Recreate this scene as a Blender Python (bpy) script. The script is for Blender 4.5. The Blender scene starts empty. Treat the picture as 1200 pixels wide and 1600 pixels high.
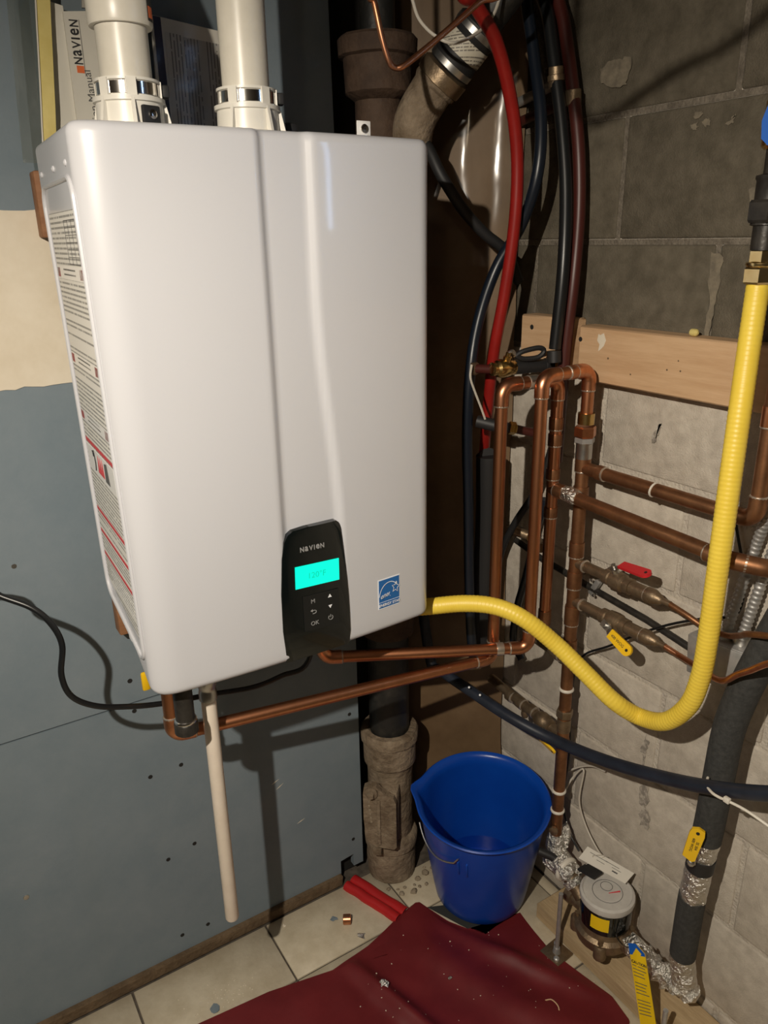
import bpy, bmesh, math, random
from mathutils import Vector, Matrix, noise
random.seed(7)
S = bpy.context.scene
C = S.collection
V = Vector
# ------------------------------------------------------------------ camera
CH = 1.478                                      # camera height over the floor
FPX = 1200.0
def _frame():
    down = V((60.0, -3350.0, -FPX)).normalized(); up = -down
    h = V((2020.0, 465.0, -FPX)); X = (h - up * h.dot(up)).normalized()
    Y = up.cross(X)
    return Matrix((X, Y, up))
RC = _frame()
cam = bpy.data.cameras.new('camera'); camo = bpy.data.objects.new('camera', cam); C.objects.link(camo)
cam.sensor_fit = 'VERTICAL'; cam.sensor_height = 36; cam.lens = 36 * FPX / 1600; cam.clip_start = 0.01
camo.matrix_world = Matrix.Translation((0, 0, CH)) @ RC.to_4x4()
S.camera = camo
def A(px, py, X=None, Y=None, Z=None):
    """point of the place seen at a pixel, on the plane x=X, y=Y or z=Z"""
    r = RC @ V((px - 600, 800 - py, -FPX))
    t = X / r.x if X is not None else Y / r.y if Y is not None else (Z - CH) / r.z
    return V((r.x * t, r.y * t, r.z * t + CH))
# ------------------------------------------------------------------ world, lights, exposure
w = bpy.data.worlds.new('world'); S.world = w; w.use_nodes = True
w.node_tree.nodes['Background'].inputs[0].default_value = (0.9, 0.8, 0.65, 1)
w.node_tree.nodes['Background'].inputs[1].default_value = 0.004
def aim(o, target):
    o.rotation_euler = (V(target) - o.location).to_track_quat('-Z', 'Y').to_euler()
def lamp(name, kind, loc, energy, color, target=None, **k):
    l = bpy.data.lights.new(name, kind); l.energy = energy; l.color = color
    for a, b in k.items(): setattr(l, a, b)
    o = bpy.data.objects.new(name, l); C.objects.link(o); o.location = loc
    if target: aim(o, target)
    return o
lamp('work_lamp', 'SPOT', (-0.37, 0.10, 1.81), 97, (1.0, 0.90, 0.755), (0.84, 0.92, 0.42),
     spot_size=math.radians(122), spot_blend=1.0, shadow_soft_size=0.012)
lamp('fill_light', 'POINT', (-0.9, -0.9, 2.15), 5, (1.0, 0.80, 0.55), shadow_soft_size=0.05)  # added warm fill light, not a lamp of the room
vs = S.view_settings
vs.view_transform = 'Standard'; vs.look = 'None'; vs.gamma = 1.0; vs.use_curve_mapping = False
vs.exposure = 0.0
# ------------------------------------------------------------------ materials
M = {}
def mat(name, c1, c2=None, rough=0.6, metal=0.0, scale=20, bump=0.0, bscale=None, coat=0.0, detail=5,
        lo=0.35, hi=0.65, vary=0.0, emit=None, stretch=None, trans=0.0, ior=1.45, rough2=None, spec=None):
    m = bpy.data.materials.new(name); m.use_nodes = True
    N = m.node_tree.nodes; L = m.node_tree.links; b = N['Principled BSDF']
    b.inputs['Roughness'].default_value = rough; b.inputs['Metallic'].default_value = metal
    b.inputs['Base Color'].default_value = (*c1, 1)
    if coat: b.inputs['Coat Weight'].default_value = coat; b.inputs['Coat Roughness'].default_value = 0.06
    if trans: b.inputs['Transmission Weight'].default_value = trans; b.inputs['IOR'].default_value = ior
    if spec is not None: b.inputs['Specular IOR Level'].default_value = spec
    if emit: b.inputs['Emission Color'].default_value = (*emit[0], 1); b.inputs['Emission Strength'].default_value = emit[1]
    tc = N.new('ShaderNodeTexCoord'); mp = N.new('ShaderNodeMapping'); L.new(tc.outputs['Object'], mp.inputs[0])
    if stretch: mp.inputs['Scale'].default_value = stretch
    if c2 is not None:
        n = N.new('ShaderNodeTexNoise'); n.inputs['Scale'].default_value = scale; n.inputs['Detail'].default_value = detail
        n.inputs['Roughness'].default_value = 0.65; L.new(mp.outputs[0], n.inputs['Vector'])
        oi = N.new('ShaderNodeObjectInfo'); ad = N.new('ShaderNodeVectorMath'); ad.operation = 'ADD'
        L.new(mp.outputs[0], ad.inputs[0])
        mu = N.new('ShaderNodeMath'); mu.operation = 'MULTIPLY'; mu.inputs[1].default_value = 37.0
        L.new(oi.outputs['Random'], mu.inputs[0]); L.new(mu.outputs[0], ad.inputs[1]); L.new(ad.outputs[0], n.inputs['Vector'])
        r = N.new('ShaderNodeValToRGB'); r.color_ramp.elements[0].position = lo; r.color_ramp.elements[1].position = hi
        r.color_ramp.elements[0].color = (*c1, 1); r.color_ramp.elements[1].color = (*c2, 1)
        L.new(n.outputs['Fac'], r.inputs[0]); out = r.outputs[0]
        if vary:
            h = N.new('ShaderNodeHueSaturation'); L.new(out, h.inputs['Color'])
            mr = N.new('ShaderNodeMapRange'); mr.inputs[3].default_value = 1 - vary; mr.inputs[4].default_value = 1 + vary
            L.new(oi.outputs['Random'], mr.inputs[0]); L.new(mr.outputs[0], h.inputs['Value']); out = h.outputs[0]
        L.new(out, b.inputs['Base Color'])
        if rough2 is not None:
            mr2 = N.new('ShaderNodeMapRange'); mr2.inputs[3].default_value = rough; mr2.inputs[4].default_value = rough2
            L.new(n.outputs['Fac'], mr2.inputs[0]); L.new(mr2.outputs[0], b.inputs['Roughness'])
    if bump:
        n2 = N.new('ShaderNodeTexNoise'); n2.inputs['Scale'].default_value = bscale or scale * 3; n2.inputs['Detail'].default_value = 6
        L.new(mp.outputs[0], n2.inputs['Vector'])
        bp = N.new('ShaderNodeBump'); bp.inputs['Strength'].default_value = bump; bp.inputs['Distance'].default_value = 0.01
        L.new(n2.outputs['Fac'], bp.inputs['Height']); L.new(bp.outputs[0], b.inputs['Normal'])
    M[name] = m
    return m
def print_mat(name, paper, ink, across, along, pitch, fill=0.45, words=160, cut=0.42, rough=0.5, margin=None):
    """rows of small print: stripes across one object axis, broken into words along another"""
    m = mat(name, paper, rough=rough); N = m.node_tree.nodes; L = m.node_tree.links; b = N['Principled BSDF']
    tc = N.new('ShaderNodeTexCoord'); sp = N.new('ShaderNodeSeparateXYZ'); L.new(tc.outputs['Object'], sp.inputs[0])
    def ma(op, a, v2=None):
        x = N.new('ShaderNodeMath'); x.operation = op
        for i, q in enumerate((a, v2)):
            if q is None: continue
            if isinstance(q, (int, float)): x.inputs[i].default_value = q
            else: L.new(q, x.inputs[i])
        return x.outputs[0]
    ra = ma('DIVIDE', sp.outputs[across], pitch); row = ma('FLOOR', ra); fr = ma('FRACT', ra)
    line = ma('LESS_THAN', fr, fill)
    cx = N.new('ShaderNodeCombineXYZ'); L.new(ma('MULTIPLY', sp.outputs[along], words), cx.inputs[0]); L.new(ma('MULTIPLY', row, 7.31), cx.inputs[1])
    n = N.new('ShaderNodeTexNoise'); n.inputs['Scale'].default_value = 1.0; n.inputs['Detail'].default_value = 1; L.new(cx.outputs[0], n.inputs['Vector'])
    word = ma('GREATER_THAN', n.outputs['Fac'], cut)
    cx2 = N.new('ShaderNodeCombineXYZ'); L.new(ma('MULTIPLY', row, 0.37), cx2.inputs[0])
    n2 = N.new('ShaderNodeTexWhiteNoise'); n2.noise_dimensions = '1D'; L.new(row, n2.inputs['W'])
    full = ma('GREATER_THAN', n2.outputs['Value'], 0.12)
    k = ma('MULTIPLY', ma('MULTIPLY', line, word), full)
    mx = N.new('ShaderNodeMix'); mx.data_type = 'RGBA'; L.new(k, mx.inputs[0])
    mx.inputs[6].default_value = (*paper, 1); mx.inputs[7].default_value = (*ink, 1)
    L.new(mx.outputs[2], b.inputs['Base Color'])
    return m
def film_mat(name, tint, refl=0.16, rough=0.12, bump=0.25, bscale=60):
    m = bpy.data.materials.new(name); m.use_nodes = True; N = m.node_tree.nodes; L = m.node_tree.links
    N.remove(N['Principled BSDF']); out = N['Material Output']
    t = N.new('ShaderNodeBsdfTransparent'); t.inputs[0].default_value = (*tint, 1)
    g = N.new('ShaderNodeBsdfGlossy'); g.inputs['Roughness'].default_value = rough
    x = N.new('ShaderNodeMixShader'); x.inputs[0].default_value = refl
    tc = N.new('ShaderNodeTexCoord'); n = N.new('ShaderNodeTexNoise'); n.inputs['Scale'].default_value = bscale; L.new(tc.outputs['Object'], n.inputs['Vector'])
    bp = N.new('ShaderNodeBump'); bp.inputs['Strength'].default_value = bump; bp.inputs['Distance'].default_value = 0.02
    L.new(n.outputs['Fac'], bp.inputs['Height']); L.new(bp.outputs[0], g.inputs['Normal'])
    L.new(t.outputs[0], x.inputs[1]); L.new(g.outputs[0], x.inputs[2]); L.new(x.outputs[0], out.inputs[0])
    M[name] = m
mat('drywall', (0.168, 0.216, 0.252), (0.208, 0.252, 0.285), rough=0.75, scale=9, bump=0.05, bscale=220, lo=0.3, hi=0.7)
mat('compound', (0.66, 0.58, 0.45), (0.76, 0.69, 0.57), rough=0.8, scale=7, bump=0.12, bscale=30)
mat('gypsum_edge', (0.45, 0.43, 0.38), rough=0.9)
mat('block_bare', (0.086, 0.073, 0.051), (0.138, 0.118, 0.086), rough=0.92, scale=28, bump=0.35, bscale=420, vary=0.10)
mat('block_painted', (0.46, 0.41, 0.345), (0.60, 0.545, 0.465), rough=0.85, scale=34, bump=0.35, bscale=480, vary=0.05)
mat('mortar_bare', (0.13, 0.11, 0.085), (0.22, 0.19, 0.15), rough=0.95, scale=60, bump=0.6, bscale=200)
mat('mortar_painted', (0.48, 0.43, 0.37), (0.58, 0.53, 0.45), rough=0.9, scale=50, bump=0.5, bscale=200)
mat('tile', (0.50, 0.43, 0.31), (0.62, 0.55, 0.42), rough=0.45, scale=16, bump=0.06, bscale=120, vary=0.06)
mat('grout', (0.06, 0.05, 0.04), (0.12, 0.10, 0.08), rough=0.95, scale=60)
mat('room_paint', (0.34, 0.31, 0.27), (0.40, 0.37, 0.32), rough=0.9, scale=3)
mat('ceiling_wood', (0.22, 0.15, 0.09), (0.30, 0.21, 0.13), rough=0.9, scale=9, stretch=(1, 8, 8))
mat('kraft', (0.130, 0.080, 0.040), (0.200, 0.128, 0.068), rough=0.55, scale=5, bump=0.12, bscale=18)
mat('white_coat', (0.575, 0.580, 0.612), rough=0.32, coat=0.30)
mat('white_trim', (0.83, 0.82, 0.80), rough=0.3)
mat('black_gloss', (0.004, 0.006, 0.006), rough=0.08, coat=0.4)
mat('black_key', (0.010, 0.011, 0.011), rough=0.25)
mat('ink_grey', (0.30, 0.30, 0.30), rough=0.5)
mat('ink_dark', (0.10, 0.10, 0.10), rough=0.6)
mat('ink_black', (0.02, 0.02, 0.025), rough=0.6)
mat('ink_white', (0.85, 0.87, 0.9), rough=0.5)
mat('ink_red', (0.62, 0.05, 0.06), rough=0.5)
mat('ink_orange', (0.85, 0.18, 0.05), rough=0.5)
mat('screen', (0.0, 0.03, 0.02), rough=0.2, emit=((0.0, 1.0, 0.66), 1.15))
mat('screen_ink', (0.0, 0.02, 0.02), rough=0.3, emit=((0.0, 0.62, 0.43), 1.0))
mat('sticker_blue', (0.015, 0.13, 0.40), rough=0.35)
mat('pvc', (0.60, 0.565, 0.485), (0.67, 0.635, 0.555), rough=0.33, scale=14)
mat('pvc_cream', (0.78, 0.68, 0.57), (0.84, 0.75, 0.64), rough=0.4, scale=20)
mat('collar_white', (0.69, 0.665, 0.60), rough=0.35)
mat('chrome', (0.75, 0.73, 0.70), rough=0.14, metal=1.0)
mat('zinc', (0.52, 0.51, 0.49), (0.62, 0.61, 0.58), rough=0.35, metal=1.0, scale=70)
mat('galvanised', (0.42, 0.42, 0.41), (0.52, 0.51, 0.50), rough=0.5, metal=0.7, scale=60)
mat('solder', (0.62, 0.55, 0.47), rough=0.36, metal=0.85)
mat('copper', (0.66, 0.29, 0.150), (0.50, 0.215, 0.105), rough=0.30, metal=1.0, scale=22, rough2=0.42, stretch=(1, 1, 0.35))
mat('copper_elbow', (0.72, 0.33, 0.185), (0.52, 0.22, 0.11), rough=0.24, metal=1.0, scale=45, rough2=0.45)
mat('copper_old', (0.36, 0.175, 0.085), (0.23, 0.11, 0.055), rough=0.38, metal=0.9, scale=30, rough2=0.55)
mat('bronze_old', (0.30, 0.225, 0.145), (0.21, 0.15, 0.095), rough=0.45, metal=0.8, scale=60, bump=0.1)
mat('brass', (0.72, 0.50, 0.20), (0.60, 0.40, 0.15), rough=0.25, metal=1.0, scale=50)
mat('brass_bright', (0.90, 0.72, 0.38), (0.80, 0.60, 0.28), rough=0.22, metal=1.0, scale=50)
mat('black_iron', (0.022, 0.020, 0.018), (0.045, 0.040, 0.034), rough=0.42, metal=0.3, scale=50, bump=0.08)
mat('cast_iron', (0.135, 0.096, 0.060), (0.300, 0.235, 0.165), rough=0.88, scale=16, bump=0.55, bscale=90)
mat('cast_iron_dark', (0.046, 0.026, 0.016), (0.080, 0.048, 0.030), rough=0.8, scale=24, bump=0.3, bscale=90)
mat('abs_black', (0.014, 0.014, 0.013), (0.040, 0.036, 0.030), rough=0.5, scale=30, bump=0.1, lo=0.5, hi=0.8)
mat('rubber', (0.014, 0.014, 0.015), rough=0.55)
mat('cord_black', (0.008, 0.009, 0.010), rough=0.35)
mat('foam', (0.028, 0.029, 0.028), (0.050, 0.050, 0.048), rough=0.9, scale=120, bump=0.2, bscale=300)
mat('pex_blue', (0.012, 0.016, 0.026), (0.020, 0.026, 0.042), rough=0.42, scale=30)
mat('pex_navy', (0.006, 0.010, 0.018), rough=0.35)
mat('pex_red', (0.30, 0.012, 0.009), (0.24, 0.010, 0.008), rough=0.38, scale=20)
mat('pex_maroon', (0.060, 0.012, 0.009), rough=0.42)
mat('bucket_blue', (0.003, 0.058, 0.39), (0.004, 0.068, 0.43), rough=0.30, scale=12)

mat('tarp_red', (0.130, 0.010, 0.013), (0.165, 0.014, 0.017), rough=0.50, scale=10, bump=0.06, bscale=700)
mat('strip_red', (0.48, 0.018, 0.020), (0.40, 0.014, 0.016), rough=0.35, scale=10)
mat('mat_dark', (0.030, 0.032, 0.030), rough=0.8)
mat('wood_pine', (0.53, 0.335, 0.185), (0.62, 0.415, 0.245), rough=0.7, scale=7, stretch=(6, 1, 10), bump=0.1, bscale=25)
mat('wood_damp', (0.40, 0.285, 0.155), (0.52, 0.385, 0.225), rough=0.75, scale=9, stretch=(5, 1, 8), bump=0.2, bscale=40)
mat('wood_brown', (0.24, 0.105, 0.045), (0.31, 0.15, 0.07), rough=0.7, scale=10, stretch=(1, 8, 8))
mat('wood_plate', (0.10, 0.065, 0.035), (0.17, 0.115, 0.065), rough=0.9, scale=14, bump=0.5, bscale=80)
mat('gas_yellow', (0.88, 0.66, 0.080), (0.83, 0.60, 0.060), rough=0.42, scale=12)
mat('tag_yellow', (0.86, 0.58, 0.01), rough=0.45)
mat('handle_yellow', (0.85, 0.52, 0.01), rough=0.4)
mat('handle_red', (0.58, 0.020, 0.028), rough=0.35)
mat('handle_blue', (0.010, 0.11, 0.50), rough=0.6, spec=0.2)
mat('foil', (0.72, 0.70, 0.66), (0.82, 0.80, 0.76), rough=0.30, metal=1.0, scale=40, bump=0.9, bscale=150)
mat('tie_white', (0.70, 0.66, 0.58), rough=0.4)
mat('wire_white', (0.55, 0.51, 0.44), rough=0.45)
mat('paper', (0.72, 0.69, 0.62), (0.77, 0.74, 0.67), rough=0.6, scale=8)
mat('paper_grey', (0.47, 0.44, 0.39), rough=0.6)
mat('spine_blue', (0.022, 0.018, 0.055), rough=0.5)
mat('seal_yellow', (0.62, 0.50, 0.16), (0.70, 0.58, 0.22), rough=0.35, scale=20)
mat('lens_grey', (0.50, 0.48, 0.45), (0.58, 0.56, 0.52), rough=0.25, scale=30)
mat('rubble', (0.24, 0.19, 0.13), (0.36, 0.30, 0.22), rough=0.95, scale=40, bump=0.6, bscale=120)
mat('sky_pane', (0.3, 0.4, 0.6), rough=0.3, emit=((0.40, 0.62, 1.0), 26.0))
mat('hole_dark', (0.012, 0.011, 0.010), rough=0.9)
film_mat('film', (0.95, 0.95, 0.94), 0.05, 0.22, 0.10, 22)
film_mat('film_sheet', (0.95, 0.94, 0.92), 0.030, 0.13, 0.05, 10)
film_mat('water', (0.72, 0.82, 0.95), 0.10, 0.03, 0.04, 40)
film_mat('film_thick', (0.86, 0.87, 0.84), 0.10, 0.3, 0.08, 30)
print_mat('label_print', (0.78, 0.765, 0.72), (0.28, 0.28, 0.27), 'Z', 'Y', 0.0062, 0.42, 260, 0.38)
print_mat('page_print', (0.66, 0.635, 0.58), (0.14, 0.13, 0.12), 'X', 'Z', 0.0050, 0.30, 90, 0.36)
print_mat('grey_print', (0.46, 0.435, 0.39), (0.13, 0.12, 0.11), 'X', 'Z', 0.0050, 0.30, 90, 0.40)
print_mat('tag_print', (0.86, 0.58, 0.01), (0.07, 0.05, 0.01), 'Z', 'Y', 0.0052, 0.42, 420, 0.40)
print_mat('band_print', (0.60, 0.56, 0.46), (0.20, 0.18, 0.15), 'Z', 'X', 0.0045, 0.42, 420, 0.40)
def ring_text_yellow():
    m = M['gas_yellow']                          # printed dashes along one side of the hose
    N = m.node_tree.nodes; L = m.node_tree.links; b = N['Principled BSDF']
    src = b.inputs['Base Color'].links[0].from_socket
    uv = N.new('ShaderNodeUVMap'); sp = N.new('ShaderNodeSeparateXYZ'); L.new(uv.outputs[0], sp.inputs[0])
    def ma(op, a, v2):
        x = N.new('ShaderNodeMath'); x.operation = op
        for i, q in enumerate((a, v2)):
            if isinstance(q, (int, float)): x.inputs[i].default_value = q
            else: L.new(q, x.inputs[i])
        return x.outputs[0]
    band = ma('LESS_THAN', ma('ABSOLUTE', ma('SUBTRACT', sp.outputs[1], 0.60), 0), 0.030)
    n = N.new('ShaderNodeTexNoise'); n.inputs['Scale'].default_value = 1; n.inputs['Detail'].default_value = 3
    cx = N.new('ShaderNodeCombineXYZ'); L.new(ma('MULTIPLY', sp.outputs[0], 170), cx.inputs[0]); L.new(ma('MULTIPLY', sp.outputs[1], 60), cx.inputs[1]); L.new(cx.outputs[0], n.inputs['Vector'])
    n3 = N.new('ShaderNodeTexNoise'); n3.inputs['Scale'].default_value = 1; n3.inputs['Detail'].default_value = 0
    cx3 = N.new('ShaderNodeCombineXYZ'); L.new(ma('MULTIPLY', sp.outputs[0], 22), cx3.inputs[0]); L.new(cx3.outputs[0], n3.inputs['Vector'])
    k = ma('MULTIPLY', ma('MULTIPLY', band, ma('GREATER_THAN', n.outputs['Fac'], 0.50)), ma('GREATER_THAN', n3.outputs['Fac'], 0.47))
    k = ma('MULTIPLY', k, 0.75)
    mx = N.new('ShaderNodeMix'); mx.data_type = 'RGBA'; L.new(k, mx.inputs[0]); L.new(src, mx.inputs[6])
    mx.inputs[7].default_value = (0.10, 0.07, 0.02, 1); L.new(mx.outputs[2], b.inputs['Base Color'])
ring_text_yellow()
# ------------------------------------------------------------------ mesh helpers
ORG = {}
class MB:
    def __init__(s): s.v = []; s.f = []; s.uv = {}
    def add(s, vs, fs, uvs=None):
        o = len(s.v); s.v += [V(p) for p in vs]
        for i, f in enumerate(fs):
            if uvs: s.uv[len(s.f)] = uvs[i]
            s.f.append([o + k for k in f])
        return s
    def tube(s, pts, r, n=14, caps=True, flat=None, ref=None):
        pts = [V(p) for p in pts]; m = len(pts)
        rs = r if isinstance(r, (list, tuple)) else [r] * m
        T = []
        for i in range(m):
            t = pts[min(i + 1, m - 1)] - pts[max(i - 1, 0)]; T.append(t.normalized() if t.length > 1e-9 else V((0, 0, 1)))
        u = V(ref) if ref else (V((0, 0, 1)) if abs(T[0].z) < 0.9 else V((1, 0, 0)))
        u = (u - T[0] * u.dot(T[0])).normalized(); vs = []; L = [0.0]
        for i in range(m):
            if i: L.append(L[-1] + (pts[i] - pts[i - 1]).length)
            u = (u - T[i] * u.dot(T[i])).normalized(); b = T[i].cross(u)
            for k in range(n):
                a = 2 * math.pi * k / n
                vs.append(pts[i] + u * (math.cos(a) * rs[i]) + b * (math.sin(a) * rs[i] * (flat or 1)))
        fs = []; uvs = []
        for i in range(m - 1):
            for k in range(n):
                k2 = (k + 1) % n
                fs.append([i * n + k, i * n + k2, (i + 1) * n + k2, (i + 1) * n + k])
                uvs.append([(L[i], k / n), (L[i], (k + 1) / n), (L[i + 1], (k + 1) / n), (L[i + 1], k / n)])
        if caps:
            fs.append(list(range(n))[::-1]); uvs.append([(0, 0)] * n)
            fs.append([(m - 1) * n + k for k in range(n)]); uvs.append([(0, 0)] * n)
        return s.add(vs, fs, uvs)
    def rev(s, prof, org=(0, 0, 0), axis=(0, 0, 1), n=24, ref=None, caps=True):
        """profile [(r, h)...] turned about an axis"""
        a = V(axis).normalized(); o = V(org)
        u = V(ref) if ref else (V((1, 0, 0)) if abs(a.x) < 0.9 else V((0, 1, 0)))
        u = (u - a * u.dot(a)).normalized(); b = a.cross(u); vs = []; fs = []
        for r, h in prof:
            for k in range(n):
                t = 2 * math.pi * (k + 0.5) / n
                vs.append(o + a * h + (u * math.cos(t) + b * math.sin(t)) * r)
        for i in range(len(prof) - 1):
            for k in range(n):
                k2 = (k + 1) % n
                fs.append([i * n + k, i * n + k2, (i + 1) * n + k2, (i + 1) * n + k])
        if caps:
            fs.append(list(range(n))[::-1]); fs.append([(len(prof) - 1) * n + k for k in range(n)])
        return s.add(vs, fs)
    def box(s, c, size, rot=None, bev=0.0, seg=2):
        bm = bmesh.new(); bmesh.ops.create_cube(bm, size=1.0)
        for v in bm.verts: v.co = V((v.co.x * size[0], v.co.y * size[1], v.co.z * size[2]))
        if bev: bmesh.ops.bevel(bm, geom=list(bm.edges), offset=bev, segments=seg, profile=0.5, affect='EDGES')
        mt = Matrix.Translation(V(c)) @ (rot.to_4x4() if rot else Matrix.Identity(4))
        bm.verts.index_update()
        s.add([mt @ v.co for v in bm.verts], [[v.index for v in f.verts] for f in bm.faces]); bm.free()
        return s
    def prism(s, pts, d):
        """closed outline pushed along a vector"""
        d = V(d); n = len(pts); p = [V(q) for q in pts]
        return s.add(p + [q + d for q in p], [list(range(n))[::-1], [n + k for k in range(n)]] + [[k, (k + 1) % n, n + (k + 1) % n, n + k] for k in range(n)])
    def sheet(s, rows, th=0.0, direction=(0, 0, 1)):
        """grid of points, given thickness along a direction"""
        R = len(rows); K = len(rows[0]); p = [V(q) for r in rows for q in r]
        fs = [[i * K + j, i * K + j + 1, (i + 1) * K + j + 1, (i + 1) * K + j] for i in range(R - 1) for j in range(K - 1)]
        if th:
            d = V(direction) * th; n = len(p); q = [x - d for x in p]
            fs2 = [[n + k for k in f[::-1]] for f in fs]
            rim = [j for j in range(K)] + [i * K + K - 1 for i in range(1, R)] + [(R - 1) * K + j for j in range(K - 2, -1, -1)] + [i * K for i in range(R - 2, 0, -1)]
            fs3 = [[rim[(i + 1) % len(rim)], rim[i], n + rim[i], n + rim[(i + 1) % len(rim)]] for i in range(len(rim))]
            return s.add(p + q, fs + fs2 + fs3)
        return s.add(p, fs)
    def jitter(s, amp, sc=40, seed=0):
        for i, p in enumerate(s.v):
            s.v[i] = p + V((noise.noise(p * sc + V((seed, 0, 0))), noise.noise(p * sc + V((0, seed + 9, 0))), noise.noise(p * sc + V((0, 0, seed + 21))))) * amp
        return s
    def build(s, name, m, parent=None, smooth=True, ang=38, origin=None, label=None, kind=None):
        me = bpy.data.meshes.new(name)
        if origin is None:
            xs = [p.x for p in s.v]; ys = [p.y for p in s.v]; zs = [p.z for p in s.v]
            origin = V(((min(xs) + max(xs)) / 2, (min(ys) + max(ys)) / 2, min(zs)))
        me.from_pydata([p - origin for p in s.v], [], s.f)
        if s.uv:
            ul = me.uv_layers.new(name='UVMap')
            for p in me.polygons:
                if p.index in s.uv:
                    for li, c in zip(p.loop_indices, s.uv[p.index]): ul.data[li].uv = c
        bm = bmesh.new(); bm.from_mesh(me); bmesh.ops.recalc_face_normals(bm, faces=bm.faces); bm.to_mesh(me); bm.free()
        if smooth:
            me.polygons.foreach_set('use_smooth', [True] * len(me.polygons)); me.set_sharp_from_angle(angle=math.radians(ang))
        me.materials.append(M[m] if isinstance(m, str) else m)
        o = bpy.data.objects.new(name, me); C.objects.link(o)
        ORG[o.name] = origin
        if parent: o.parent = parent; o.location = origin - ORG[parent.name]
        else: o.location = origin
        if label: o['label'] = label
        if kind: o['kind'] = kind
        return o
def thing(name, label, cat, loc, group=None):
    o = bpy.data.objects.new(name, None); C.objects.link(o); o.location = V(loc); o.empty_display_size = 0.05
    ORG[o.name] = V(loc); o['label'] = label; o['category'] = cat
    if group: o['group'] = group
    return o
def tag(o, label, cat, group=None):
    o['label'] = label; o['category'] = cat
    if group: o['group'] = group
    return o
def struct(o): o['kind'] = 'structure'; return o
def curve(pts, per=8):
    """smooth path through points"""
    p = [V(q) for q in pts]; out = []
    p = [p[0] * 2 - p[1]] + p + [p[-1] * 2 - p[-2]]
    for i in range(1, len(p) - 2):
        for k in range(per):
            t = k / per; a, b, c, d = p[i - 1], p[i], p[i + 1], p[i + 2]
            out.append(0.5 * ((2 * b) + (c - a) * t + (2 * a - 5 * b + 4 * c - d) * t * t + (3 * b - a - 3 * c + d) * t ** 3))
    out.append(p[-2]); return out
def arc_corner(a, p, b, R, seg=7):
    a, p, b = V(a), V(p), V(b); d1 = (a - p).normalized(); d2 = (b - p).normalized()
    ang = d1.angle(d2); t = R / math.tan(ang / 2)
    s = p + d1 * t; e = p + d2 * t; c = p + (d1 + d2).normalized() * (R / math.sin(ang / 2))
    out = []; u = s - c; wv = e - c; tot = u.angle(wv)
    for k in range(seg + 1):
        q = k / seg; out.append(c + (u * math.sin((1 - q) * tot) + wv * math.sin(q * tot)) / math.sin(tot))
    return out, t, d1, d2
def lerp(a, b, t): return V(a) * (1 - t) + V(b) * t
TXT = {}
def text(body, size, org, xdir, ydir, m, parent, name='lettering', ext=0.0003, shear=0.0, bold=0.0, align='CENTER'):
    xd = V(xdir).normalized(); yd = V(ydir).normalized(); zd = xd.cross(yd).normalized()
    cu = bpy.data.curves.new(name, 'FONT'); cu.body = body; cu.size = size; cu.extrude = ext; cu.shear = shear; cu.offset = bold
    cu.align_x = align; cu.align_y = 'CENTER'; cu.resolution_u = 3
    to = bpy.data.objects.new(name, cu); C.objects.link(to)
    dg = bpy.context.evaluated_depsgraph_get(); me = bpy.data.meshes.new_from_object(to.evaluated_get(dg))
    bpy.data.objects.remove(to); bpy.data.curves.remove(cu)
    o = bpy.data.objects.new(name, me); C.objects.link(o); me.materials.clear(); me.materials.append(M[m])
    o.parent = parent; R3 = Matrix((xd, yd, zd)).transposed()
    o.matrix_local = Matrix.Translation(V(org) - ORG[parent.name]) @ R3.to_4x4(); ORG[o.name] = V(org)
    return o
def glyph(ch, h, org, xdir, ydir, m, parent, name, wd=None):
    o = text(ch, h, org, xdir, ydir, m, parent, name, .0002, bold=.0002); me = o.data
    xs = [v.co.x for v in me.vertices]; ys = [v.co.y for v in me.vertices]
    k = h / (max(ys) - min(ys)); kx = (wd / (max(xs) - min(xs))) if wd else k
    for v in me.vertices: v.co.x = (v.co.x - (min(xs) + max(xs)) / 2) * kx; v.co.y = (v.co.y - (min(ys) + max(ys)) / 2) * k
    return o
# pipe fittings ------------------------------------------------------
def ring(parent, p, d, r, m='solder', wd=0.0022, name='solder_ring'):
    d = V(d).normalized()
    return MB().rev([(r * .9, -wd), (r, -wd * .6), (r * 1.03, 0), (r, wd * .6), (r * .9, wd)], p, d, 16).build(name, m, parent)
def coupling(parent, p, d, ln, r, m='copper_old', name='coupling', rings=True):
    d = V(d).normalized(); h = ln / 2
    o = MB().rev([(r * .9, -h), (r, -h), (r * 1.02, -h * .8), (r * 1.02, h * .8), (r, h), (r * .9, h)], p, d, 18).build(name, m, parent)
    if rings:
        ring(parent, V(p) - d * h, d, r * 1.0)
    return o
def run(parent, pts, r, m='copper', me='copper_elbow', R=0.020, rings=True, ends=(0, 0)):
    """pipe with soldered elbows at its corners"""
    pts = [V(p) for p in pts]; cut = [0.0] * len(pts); n = len(pts)
    for i in range(1, n - 1):
        path, t, d1, d2 = arc_corner(pts[i - 1], pts[i], pts[i + 1], R)
        sl = 0.016
        full = [path[0] + d1 * sl, path[0] + d1 * sl * .98] + path + [path[-1] + d2 * sl * .98, path[-1] + d2 * sl]
        rr = [r * 1.0] + [r * 1.15] * (len(full) - 2) + [r * 1.0]
        MB().tube(full, rr, 16).build('elbow', me, parent)
        if rings:
            ring(parent, path[0] + d1 * sl, d1, r * 1.13); ring(parent, path[-1] + d2 * sl, d2, r * 1.13)
        cut[i] = t
    for i in range(n - 1):
        d = (pts[i + 1] - pts[i]).normalized()
        MB().tube([pts[i] + d * cut[i], pts[i + 1] - d * cut[i + 1]], r, 18).build('pipe', m, parent)
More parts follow.
